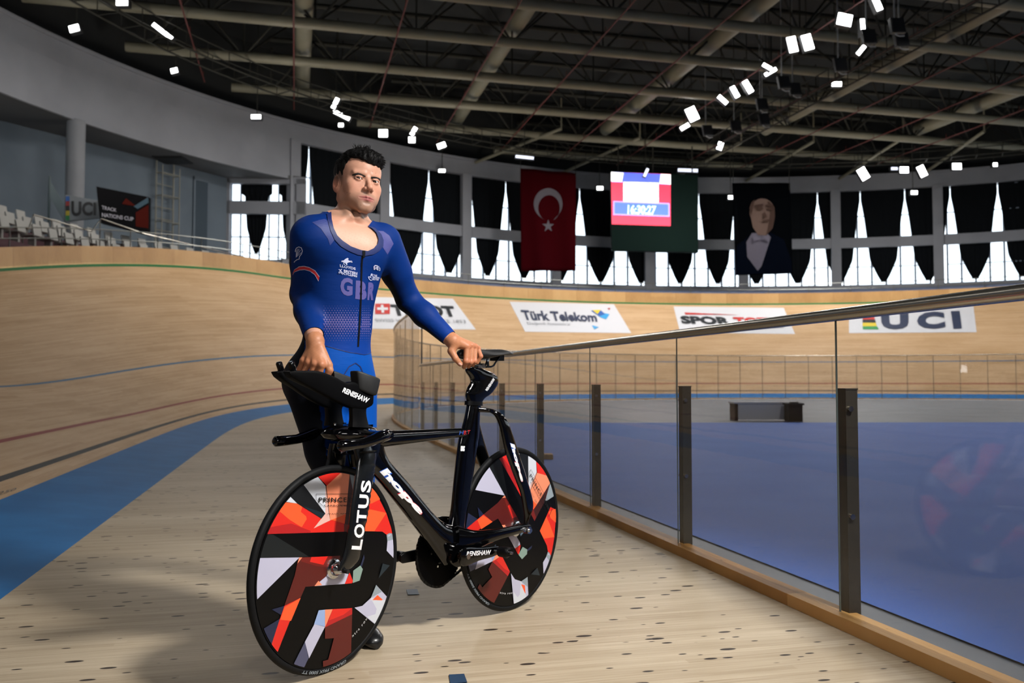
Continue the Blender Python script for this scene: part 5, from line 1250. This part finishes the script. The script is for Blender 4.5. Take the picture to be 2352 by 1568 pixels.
# ---- evaluate
Dt, axt = surfnet(body_all, (-1.06, 2.86, -.02), (-.12, 3.62, 1.66), .006)
Vb, Fb = nets(Dt, axt, 0.)
Df, axf = surfnet(fine_top, (-.84, 2.98, 1.30), (-.38, 3.42, 1.82), .0020)
Vf, Ff = nets(Df, axf, 0.)
def Dh(fn, c, r=.11, h=.0018):
    D, a = surfnet(fn, c-r, c+r, h); return nets(D, a, 0.)
cR = at(722, 828, 2.99); cL = at(1066, 805, 3.385)
VR, FR = Dh(handR, cR, .125); VL, FL_ = Dh(handL, cL, .115)
NECKPX = [(660+x/6.533, 480+y/6.533) for x, y in [(660, 60), (662, 160), (690, 290), (745, 400), (830, 480), (950, 560), (1100, 615), (1200, 630), (1290, 590), (1350, 520), (1362, 450), (1330, 360), (1270, 300), (1200, 255)]]+[(848, 515), (862, 498), (905, 470), (905, 300), (735, 300), (735, 486), (754, 487)]
def pxof(V): x, y, _ = proj(V); return x, y
# fine part: what shows above the collar, trimmed well under the suit
def grow(P, k):
    c = np.mean(P, 0); return [tuple(c+(np.array(p)-c)*k) for p in P]
x, y = pxof(Vf); m = in_poly(x, y, grow(NECKPX, 1.12)) | (Vf[:, 2] > 1.56); Vf, Ff = keep_faces(Vf, Ff, m)
x, y = pxof(Vb); front = (Vb-CH)@TF > -.02
m = ~(in_poly(x, y, NECKPX) & (front | (Vb[:, 2] > 1.5))) & (Vb[:, 2] < 1.60)
tR = (Vb-wrR)@((wrR-elR)/np.linalg.norm(wrR-elR)); nearR = (np.abs(tR) < .16) & (np.linalg.norm((Vb-wrR)-tR[:, None]*((wrR-elR)/np.linalg.norm(wrR-elR)), axis=1) < .055)
tL = (Vb-wrL)@((wrL-elL)/np.linalg.norm(wrL-elL)); nearL = (np.abs(tL) < .16) & (np.linalg.norm((Vb-wrL)-tL[:, None]*((wrL-elL)/np.linalg.norm(wrL-elL)), axis=1) < .055)
m &= ~(nearR & (tR > -.012)) & ~(nearL & (tL > -.008))
Vb, Fb = keep_faces(Vb, Fb, m)
SK = np.array(lin('c39078')); 
def skin_head(V):
    L = np.stack(toH([V[:, 0], V[:, 1], V[:, 2]]), -1).astype(float); c = np.tile(SK, (len(V), 1))
    def w_(cx, cy, cz_, rx, ry, rz, p=1., mirror=True):
        X = np.abs(L[:, 0]) if mirror else L[:, 0]; q = ((X-cx)/rx)**2+((L[:, 1]-cy)/ry)**2+((L[:, 2]-cz_)/rz)**2; return np.exp(-q*p)
    def blend(w, col):
        nonlocal c; w = np.clip(w, 0, 1)[:, None]; c = c*(1-w)+np.array(lin(col))*w
    blend(.35*w_(.040, .07, -.030, .022, .05, .020), 'c07a60'); blend(.40*w_(0, .105, -.036, .014, .02, .012), 'bb7058')
    blend(.6*w_(.085, -.01, -.01, .014, .03, .04), 'b9694f')
    jaw = np.clip((-.050-L[:, 2])/.025, 0, 1)*np.clip((L[:, 1]+.005)/.03, 0, 1)*np.clip((.145+L[:, 2])/.015, 0, 1); blend(jaw*.50, '74604f')
    blend(.6*w_(0, .092, -.056, .030, .02, .008), '6f5a4c'); blend(.5*w_(0, .088, -.0865, .018, .02, .006), '6f5a4c'); blend(.32*w_(.058, .02, -.045, .012, .03, .035), '8a6c58')
    blend(.55*w_(.0315, .085, .0085, .018, .02, .006), 'a06a50'); blend(.35*w_(.030, .085, -.013, .017, .02, .006), '9c6c5a')
    lip = np.maximum(w_(0, .0905, -.0667, .0300, .016, .0044, 1.1)*1.5, w_(0, .0895, -.0745, .0250, .016, .0054, 1.1)*1.5); blend(lip*.85, '9f5656')
    blend(np.clip(w_(0, .0995, -.0700, .022, .014, .0010, 1.), 0, 1), '5a2a26')
    blend(.8*w_(.0065, .1005, -.0462, .0035, .006, .003), '4a241c')
    temple = np.clip((np.abs(L[:, 0])-.055)/.012, 0, 1)*np.clip((L[:, 2]+.022)/.03, 0, 1)*np.clip((.034-L[:, 1])/.015, 0, 1); blend(temple*.75, '3d332c')
    for (px, py) in ((804, 444), (829, 471), (797, 442), (800, 420), (856, 394), (863, 398)):
        r = ray(px, py); r = r/np.linalg.norm(r); d = V-CAM; t = d@r; dist = np.linalg.norm(d-t[:, None]*r, axis=1); blend(.8*np.exp(-(dist/.0016)**2)*(L[:, 1] > 0), '5a3020' if py > 440 else 'a05a48')
    nz = np.sin(V[:, 0]*310+np.sin(V[:, 2]*190)*2)*np.sin(V[:, 2]*270+V[:, 1]*120); c = c*(1+.025*nz[:, None]); return c
def skin_hand(V, F_):
    c = np.tile(np.array(lin('b07654')), (len(V), 1)); 
    for pts, rs in F_:
        for k in (0, 1):
            d = np.linalg.norm(V-at(*pts[k]), axis=1); w_ = np.exp(-(d/.013)**2)[:, None]*.5; c = c*(1-w_)+np.array(lin('b8604a'))*w_
    nz = np.sin(V[:, 0]*400+np.sin(V[:, 2]*260)*2)*np.sin(V[:, 2]*330+V[:, 1]*150); return c*(1+.05*nz[:, None])
cf = skin_head(Vf); ch = np.clip((1.50-Vf[:, 2])/.06, 0, 1)[:, None]; cf = cf*(1-ch)+np.array(lin('c8a08a'))*ch
hair_n = (np.sin(Vf[:, 0]*520+np.sin(Vf[:, 2]*140)*4)*np.sin(Vf[:, 2]*260+Vf[:, 0]*130) > .55) & (Vf[:, 2] < 1.475) & (((Vf-CH)@TF) > .05)
hair_n &= np.random.RandomState(3).rand(len(Vf)) < .5; cf[hair_n] *= .88
cb = np.tile(SK, (len(Vb), 1))
Vs = [Vb, Vf, VR, VL]; Cs = [cb, cf, skin_hand(VR, HRF), skin_hand(VL, HLF)]; Fs = [Fb, Ff, FR, FL_]; off_ = np.cumsum([0]+[len(v) for v in Vs])
M_skin = mat('skin', 'c9977a', .48, spec=.35, attr='Col'); M_skin.node_tree.nodes['Principled BSDF'].inputs['Subsurface Weight'].default_value = .0
man = mk('person', np.concatenate(Vs), np.concatenate([f+o for f, o in zip(Fs, off_)]), M_skin, smooth=True, col=np.concatenate(Cs), org=(float(PV[0]), float(PV[1]), 0),
         label='person with short black hair in a blue GBR skinsuit standing behind the bicycle', cat='person')
# ---- skinsuit
Vs_, Fs_ = nets(Dt, axt, .0035)
x, y = pxof(Vs_); front = (Vs_-CH)@TF > -.02
tR = (Vs_-wrR)@((wrR-elR)/np.linalg.norm(wrR-elR)); aR = (Vs_-wrR)-tR[:, None]*((wrR-elR)/np.linalg.norm(wrR-elR)); nearR = (np.abs(tR) < .16) & (np.linalg.norm(aR, axis=1) < .055)
tL = (Vs_-wrL)@((wrL-elL)/np.linalg.norm(wrL-elL)); aL = (Vs_-wrL)-tL[:, None]*((wrL-elL)/np.linalg.norm(wrL-elL)); nearL = (np.abs(tL) < .16) & (np.linalg.norm(aL, axis=1) < .055)
SUITF = (Vs_.copy(), Fs_.copy())
m = ~(in_poly(x, y, grow(NECKPX, 1.03)) & (front | (Vs_[:, 2] > 1.49))) & (Vs_[:, 2] < 1.56)
mneck = m.copy()
CUTR, CUTL = -.034, -.014
m &= ~(nearR & (tR > CUTR)) & ~(nearL & (tL > CUTL))
kz = .56; m &= Vs_[:, 2] > kz
keep = m[Fs_].any(1) & mneck[Fs_].all(1)      # keep the faces touching, then pull strays back onto the cut
Fk = Fs_[keep]; V2 = Vs_.copy()
PG = np.array(grow(NECKPX, 1.03)); rem = np.unique(Fs_[~mneck[Fs_].all(1)]); bd = np.intersect1d(rem, np.unique(Fk)); bx, by = pxof(V2[bd])
for i_, qx, qy in zip(bd, bx, by):
    best = None
    for k_ in range(len(PG)):
        a_, c_ = PG[k_-1], PG[k_]; e_ = c_-a_; t_q = min(1, max(0, ((qx-a_[0])*e_[0]+(qy-a_[1])*e_[1])/(e_@e_+1e-9))); q_ = a_+e_*t_q; d_q = math.hypot(q_[0]-qx, q_[1]-qy)
        if best is None or d_q < best[0]: best = (d_q, q_)
    if best[0] < 9: V2[i_] = at(best[1][0], best[1][1], V2[i_][1])
dR = (wrR-elR)/np.linalg.norm(wrR-elR); dL = (wrL-elL)/np.linalg.norm(wrL-elL)
b = nearR & (tR > CUTR); V2[b] -= dR*(tR[b]-CUTR)[:, None]
b = nearL & (tL > CUTL); V2[b] -= dL*(tL[b]-CUTL)[:, None]
u = np.unique(Fk); mp = -np.ones(len(V2), dtype=np.int64); mp[u] = np.arange(len(u)); V2 = V2[u]; Fk = mp[Fk]
x, y = pxof(V2); loc = V2-CH; lf = loc@TF; ll = loc@TL; z = V2[:, 2]
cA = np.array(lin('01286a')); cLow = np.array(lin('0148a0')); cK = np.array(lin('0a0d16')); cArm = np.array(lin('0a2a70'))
sc_ = np.tile(cA, (len(V2), 1))
seam = np.interp(x, [690, 742, 804, 837, 856], [775, 793, 809.5, 814.5, 807])
low = (y > seam) & (z < 1.12) & (np.abs(ll) < .22); sc_[low] = cLow
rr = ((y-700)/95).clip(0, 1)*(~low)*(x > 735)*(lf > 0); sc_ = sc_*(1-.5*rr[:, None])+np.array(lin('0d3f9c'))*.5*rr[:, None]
def perp(V, a, b):
    d = (b-a); t = np.clip((V-a)@d/(d@d), 0, 1); w = V-a-t[:, None]*d; return w, np.linalg.norm(w, axis=1)
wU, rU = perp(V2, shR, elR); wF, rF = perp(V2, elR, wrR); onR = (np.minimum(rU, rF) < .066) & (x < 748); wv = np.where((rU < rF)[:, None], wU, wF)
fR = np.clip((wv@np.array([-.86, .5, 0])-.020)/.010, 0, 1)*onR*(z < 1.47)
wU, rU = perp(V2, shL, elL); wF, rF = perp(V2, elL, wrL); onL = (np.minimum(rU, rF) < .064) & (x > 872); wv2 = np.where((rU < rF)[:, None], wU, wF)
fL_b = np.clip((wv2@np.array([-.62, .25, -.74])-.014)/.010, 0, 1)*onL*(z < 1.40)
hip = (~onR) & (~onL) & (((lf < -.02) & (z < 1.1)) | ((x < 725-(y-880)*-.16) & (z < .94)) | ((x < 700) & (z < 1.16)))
fb = np.clip(fR+fL_b+hip*1., 0, 1)[:, None]; sc_ = sc_*(1-fb)+cK*fb  # black mixes dark fabric panels with shade painted onto sleeves and hip
M_suit = mat('skinsuit_fabric', '0b2f78', .6, spec=.12, attr='Col'); t = NT(M_suit); M_suit.node_tree.nodes['Principled BSDF'].inputs['Sheen Weight'].default_value = .0
nn_ = t.n('ShaderNodeTexNoise', Scale=1., Detail=3.); t.l(t.vec(t.n('ShaderNodeTexCoord').outputs['Object'], (14, 14, 42)), nn_.inputs['Vector']); bp_ = t.n('ShaderNodeBump', Strength=.25, Distance=.006); t.l(nn_.outputs[0], bp_.inputs['Height']); t.l(bp_.outputs[0], t.b.inputs['Normal'])
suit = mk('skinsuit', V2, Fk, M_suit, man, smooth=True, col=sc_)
bs = BVHTree.FromPolygons([tuple(p) for p in SUITF[0]], SUITF[1].tolist()); bsu = bvh_of([suit])
def s1(*P): return [(660+a/6.533, 480+b/6.533) for a, b in P]
M_lav = mat('suit_lavender', '40427f', .6); M_col = mat('suit_collar_navy', '061d58', .55); M_zip = mat('zip_black', '050608', .35); M_prt = mat('suit_print_white', 'c3c8e4', .5); M_gbr = mat('suit_print_lilac', '534f8e', .55)
M_shl = mat('suit_mesh_panel', '223274', .6)
decal('shoulder_panel', [poly(s1((372, 200), (470, 170), (560, 150), (610, 180), (640, 300), (690, 420), (705, 465), (640, 545), (605, 440), (500, 290)))], bsu, M_shl, suit, off=.001, step=6)
decal('shoulder_panel', [poly(s1((1350, 325), (1440, 335), (1530, 400), (1592, 520), (1500, 682), (1430, 575), (1437, 480), (1400, 390)))], bsu, M_lav, suit, off=.001, step=6)
ci = s1((660, 50), (662, 160), (690, 290), (745, 400), (830, 480), (950, 560), (1100, 615), (1200, 630), (1290, 590), (1350, 520), (1362, 450), (1330, 360), (1270, 300), (1200, 255))
co_ = s1((590, 80), (600, 170), (645, 330), (705, 460), (800, 560), (920, 630), (1050, 685), (1170, 702), (1290, 680), (1375, 630), (1430, 560), (1437, 470), (1400, 380), (1310, 290))
decal('collar', [strip_poly(ci, co_[::-1])], bs, M_col, suit, off=.0032, step=5)
decal('zip', [stroke([(832.6, 577), (830.4, 610), (827.8, 698), (825.8, 735), (822, 796)], 3.6)], bsu, M_zip, suit, off=.0022, step=5)
decal('zip_puller', [poly(s1((1118, 625), (1155, 622), (1162, 650), (1150, 735), (1130, 735), (1120, 680)))], bs, mat('zip_metal', '26282b', .3, metal=.6), suit, off=.0055, step=5)
decal('seam', [stroke([(735, 788), (748, 794), (775, 802), (804, 809.5), (817, 811), (837, 814.5), (848, 812), (856, 806)], 1.6), stroke([c3(960, 440), c3(955, 390), c3(965, 300), c3(1020, 210), c3(1095, 170), c3(1150, 210), c3(1182, 290), c3(1190, 340)], 2.4)], bsu, M_col, suit, off=.0012, step=5)
# printed names and emblems
pr = [txt('LLOYDS', s1((790, 868), (1022, 916), (1022, 878), (788, 826)), 0, bold=.02), txt('BRITISH', s1((845, 945), (1046, 985), (1048, 948), (845, 905)), 0, bold=.03), txt('CYCLING', s1((843, 983), (1042, 1024), (1045, 986), (843, 947)), 0, bold=.03),
      txt('THE', s1((1292, 1008), (1342, 1014), (1344, 986), (1294, 980)), 0, bold=.03), txt('NATIONAL', s1((1290, 1036), (1383, 1044), (1384, 1018), (1292, 1010)), 0, bold=.03), txt('LOTTERY', s1((1284, 1064), (1370, 1072), (1372, 1046), (1286, 1038)), 0, bold=.03)]
pr += [poly(s1((872, 745), (905, 730), (918, 745), (908, 760), (930, 775), (968, 800), (940, 795), (915, 800), (892, 812), (900, 838), (882, 835), (868, 808), (840, 800), (825, 790), (812, 772), (842, 770), (870, 778))), stroke(s1((930, 780), (962, 778), (970, 802)), 1.4), stroke(s1((850, 800), (842, 822), (860, 830)), 1.4), stroke(s1((826, 772), (812, 780), (818, 796)), 1.2)]
pr += [stroke(s1((1300, 908), (1296, 860), (1310, 845), (1345, 848), (1350, 862), (1350, 915)), 2.2), stroke(s1((1350, 872), (1320, 872), (1318, 892), (1345, 896)), 2.0), stroke(s1((1364, 852), (1366, 866)), 1.3), stroke(s1((1364, 878), (1380, 878), (1380, 918), (1364, 915)), 1.4)]
pr += [stroke(s1((1206, 1015), (1220, 1050), (1242, 1068), (1275, 1055), (1285, 1020), (1268, 1005), (1275, 975), (1262, 968), (1252, 1000), (1243, 1000), (1250, 968), (1262, 968)), 1.3), stroke(s1((1206, 1015), (1222, 1012), (1238, 1030)), 1.3), stroke(s1((1243, 1000), (1235, 1030)), 1.1), stroke(s1((1248, 1030), (1268, 1035)), 1.1)]
pr += [stroke(s1((768, 900), (800, 930), (835, 965), (828, 980), (805, 960), (795, 925)), 1.3), stroke(s1((815, 895), (790, 930), (768, 945), (775, 960), (795, 950)), 1.3), stroke(s1((785, 905), (800, 915)), 1.6)]
decal('emblem', [i for i in pr if len(i) == 3], bsu, M_prt, suit, off=.0012, step=7)
for i in pr:
    if len(i) > 3: decal('lettering', [i], bsu, M_prt, suit, off=.0012, step=7)
decal('team_letters', [txt('G', s1((793, 1290), (975, 1308), (982, 1040), (798, 1018)), 0, bold=.05), txt('B', s1((1016, 1345), (1185, 1372), (1192, 1090), (1027, 1068)), 0, bold=.06), txt('R', s1((1195, 1362), (1285, 1366), (1330, 1105), (1212, 1098)), 0, bold=.06)], bsu, M_gbr, suit, off=.001, step=6)
tri = []; ry = 697.
while ry < 792:
    k = int((ry-697)/5.3); cx = 744.+(3.1 if k % 2 else 0)
    while cx < 850:
        a = 1-abs(ry-(743+.05*(cx-744)*0))/50.; a = a*(1-.25*abs(cx-780)/70)
        if a > .08:
            s_ = 3.3*min(1., a*1.25)
            if abs(cx-np.interp(ry, [697, 796], [827.8, 822])) > 3.4: tri.append(([(cx-s_, ry-s_*.75), (cx+s_, ry-s_*.75+.3), (cx, ry+s_*.95)], [(0, 1, 2)], 0))
        cx += 6.2*(1 if cx < 815 else .72)
    ry += 5.3
decal('triangle_print', tri, bsu, M_gbr, suit, off=.0011, step=20, lay=0)['kind'] = 'stuff'
# armband and fan-shaped emblem on the right sleeve
bt = s1((86, 958), (108, 905), (180, 858), (250, 850), (330, 868), (420, 920), (484, 1010)); bb = s1((84, 990), (112, 945), (190, 915), (262, 910), (340, 932), (412, 985), (470, 1085))
def lerp(A, B_, k): return [tuple(np.array(a)*(1-k)+np.array(b)*k) for a, b in zip(A, B_)]
decal('armband', [strip_poly(bt, lerp(bt, bb, .14)[::-1], 1), strip_poly(lerp(bt, bb, .14), lerp(bt, bb, .86)[::-1], 0), strip_poly(lerp(bt, bb, .86), bb[::-1], 1)], bsu, [mat('band_red', 'c42a30', .5), M_prt], suit, off=.0012, step=5)
fan = s1((104, 800), (112, 785), (150, 755), (178, 750), (185, 710), (215, 670), (228, 625), (212, 580), (175, 565), (142, 580), (126, 610), (122, 640))
decal('emblem', [stroke(fan, 1.8)]+[stroke(s1((135, 720), p), 1.0) for p in ((140, 610), (160, 592), (182, 592), (202, 612), (212, 650))], bsu, M_prt, suit, off=.0012, step=5)
# ---- eyes
M_sc = mat('eye_white', 'c6bcb6', .2); M_ir = mat('iris_brown', '2e1c12', .15); M_pu = mat('pupil', '020202', .1)
for ex in EYE:
    c = fromH(ex); gz = (CAM+np.array([0, 0, .1])-c); gz /= np.linalg.norm(gz); gz = gz*.9+HY*.1; gz /= np.linalg.norm(gz); r0 = .0122*HS
    u = np.cross(gz, [0, 0, 1]); u /= np.linalg.norm(u); v = np.cross(u, gz); g = G(); angs = [0, 8, 12, 18, 27, 30, 40, 60, 90, 130, 180]
    R = [[c+r0*(gz*math.cos(math.radians(a))+math.sin(math.radians(max(a, .3)))*(u*math.cos(q)+v*math.sin(q))) for q in np.linspace(0, 2*PI, 20, endpoint=False)] for a in angs]
    for i in range(len(R)-1): g.rings([R[i], R[i+1]], caps=False, m=2 if angs[i+1] <= 12 else (1 if angs[i+1] <= 30 else 0))
    g.mk('eyeball', [M_sc, M_ir, M_pu], man, smooth=True)
# ---- hair, brows, lashes
bm_f = BVHTree.FromPolygons([tuple(p) for p in Vf], Ff.tolist())
def hairsdf(P):
    Q = toH(P); x_, y_, z_ = Q
    top = ell(Q, (0, -.012, .040), (.0800, .106, .0925)); fr_ = ell(Q, (.006, .050, .080), (.060, .052, .034))
    d = smin(top, fr_, .02)
    nz = np.sin(x_*f32(170)+np.sin(y_*f32(120)))*np.sin(y_*f32(150)+z_*f32(60))*f32(.0022)+np.sin(x_*f32(410)+y_*f32(90))*f32(.0010); d = d+nz
    # hairline: front edge, temples, above the ears, nape
    hl = f32(.0535)-np.clip(x_+f32(.002), -1, 0)*f32(.42)+np.sin(x_*f32(300))*f32(.0016)
    face_front = np.where(y_ > f32(.046), z_-hl, z_-np.interp(y_, [-.12, -.05, -.012, .004, .018, .030, .040, .048], [-.055, -.05, -.014, -.012, .0, .012, .022, .045]).astype(f32))
    d = smax(d, -face_front, .004)
    side_thin = np.clip((f32(.055)-z_)/f32(.05), 0, 1)*f32(.0048); d = d+side_thin
    return d*f32(HS)
Dh_, axh = surfnet(hairsdf, HC-[.15, .16, .09], HC+[.15, .16, .17], .0024); Vh, Fh = nets(Dh_, axh, 0.)
M_hair = mat('black_hair', '070606', .65, spec=.2)
hair = mk('hair', Vh, Fh, M_hair, man, smooth=True)
bh = bvh_of([hair]); g = G(); rnd = np.random.RandomState(5)
def tuft(g, p, d, r, L, bend):
    s_ = np.cross(d, [0, 0, 1.]); s_ = s_/(np.linalg.norm(s_)+1e-9); pts = [p-d*.003, p+d*L*.5+bend*.3, p+d*L+bend]; g.tube(pts, [r, r*.7, r*.08], 4, caps=False)
for i in range(4200):
    a = rnd.uniform(-PI, PI); e = rnd.uniform(-.1, 1.) ; q = np.array([math.cos(a)*math.sqrt(1-e*e), math.sin(a)*math.sqrt(1-e*e), e])
    o_ = fromH((0, 0, .03)); dr = HX*q[0]+HY*q[1]+HZ*q[2]; hit = bh.ray_cast(Vector(o_+dr*.3), Vector(-dr), .3)
    if hit[0] is None: continue
    p = np.array(hit[0]); n_ = np.array(hit[1]); l_ = np.stack(toH([p[0], p[1], p[2]])).astype(float)
    front = l_[1] > .05; low_ = l_[2] < .05
    if low_ or l_[2] < .062: continue
    L = rnd.uniform(.008, .015)
    fl_ = n_*(.13 if l_[2] > .09 else .07)+HY*.8+HX*rnd.uniform(-.55, .55)-HZ*(.35 if front else .1)
    if low_: fl_ = n_*.2-HZ*.9-HY*.3
    fl_ /= np.linalg.norm(fl_); tuft(g, p, fl_, rnd.uniform(.0005, .0009), L, n_*rnd.uniform(-.003, .001))
for cx_, cy_ in ((821, 334), (826, 333), (838, 334), (845, 335), (815, 336), (848, 337)):
    p = at(cx_, cy_+5, 3.2); 
    for k in range(7): d = HZ+HX*rnd.uniform(-.8, .8)+HY*rnd.uniform(-.3, .5); d /= np.linalg.norm(d); tuft(g, p+HX*rnd.uniform(-.006, .006), d, .0011, rnd.uniform(.010, .017), HX*rnd.uniform(-.008, .008))
g.mk('hair_tufts', M_hair, hair)
def brow(P0, top):
    out = []
    for i in range(len(P0)): out.append((P0[i], top[i]))
    return out
def f5(a, b): return (740+a/7.839, 320+b/7.839)
bl = [f5(540, 655), f5(580, 655), f5(650, 640), f5(710, 652), f5(750, 672), f5(782, 672)]; btp = [f5(545, 632), f5(585, 612), f5(640, 600), f5(690, 612), f5(740, 635), f5(780, 655)]
rl = [f5(868, 700), f5(900, 708), f5(950, 700), f5(1000, 712), f5(1030, 735), f5(1048, 750)]; rt = [f5(880, 668), f5(920, 668), f5(970, 675), f5(1010, 690), f5(1045, 715), f5(1056, 738)]
M_brow = mat('brow_hair', '120d0b', .7)
for A_, B2 in ((btp, bl), (rt, rl)): decal('eyebrow', [strip_poly(A_, B2[::-1])], bm_f, M_brow, man, off=.0018, step=2.5)
for P_ in ([f5(572, 715), f5(600, 692), f5(650, 682), f5(700, 695), f5(735, 722)], [f5(882, 748), f5(910, 738), f5(950, 738), f5(985, 758), f5(1010, 782)]): decal('eyelashes', [stroke(P_, .95)], bm_f, M_brow, man, off=.0016, step=2.5)
# thumb nail
bL = BVHTree.FromPolygons([tuple(p) for p in VL], FL_.tolist())
def fL(a, b): return (1000+a/9.8, 740+b/9.8)
decal('thumb_nail', [poly([fL(512, 925), fL(530, 905), fL(565, 910), fL(600, 945), fL(608, 968), fL(575, 965), fL(535, 950)])], bL, mat('nail', 'd9a99a', .3), man, off=.0008, step=2)
# ---- shoes and socks
for an, sgn, td in ((anR, -1, np.array([.0, -1., 0])), (anL, 1, at(868, 1478, 3.13)-anL)):
    td = np.array([td[0], td[1], 0]); td /= np.linalg.norm(td); sd = np.array([td[1], -td[0], 0]); base = np.array([an[0], an[1], 0])
    heel = base-td*.055; R = []
    for s_, hw, hz, zc in ((0., .018, .03, .045), (.012, .032, .046, .05), (.05, .036, .052, .052), (.09, .036, .047, .048), (.14, .042, .036, .038), (.19, .047, .029, .031), (.23, .042, .024, .027), (.258, .028, .018, .022), (.268, .012, .010, .018)):
        R.append([heel+td*s_*1.03+sd*hw*math.cos(q)+np.array([0, 0, max(.002, zc+hz*math.sin(q)*(1 if math.sin(q) > 0 else (zc/hz)*.96))]) for q in np.linspace(0, 2*PI, 20, endpoint=False)])
    g = G(); g.rings(R); g.tube([base+[0, 0, .06], base+[0, 0, .11]], [.042, .041], 18); sh = g.mk('cycling_shoe', mat('shoe_black', '0b0c0e', .35, coat=.2), man, smooth=True, auto=60)
    g = G(); g.tube([base+[0, 0, .09], base+[0, 0, .16], an*.8+(knR if sgn < 0 else knL)*.2], [.043, .042, .052], 20); g.mk('sock', mat('sock_black', '101114', .8), man, smooth=True)
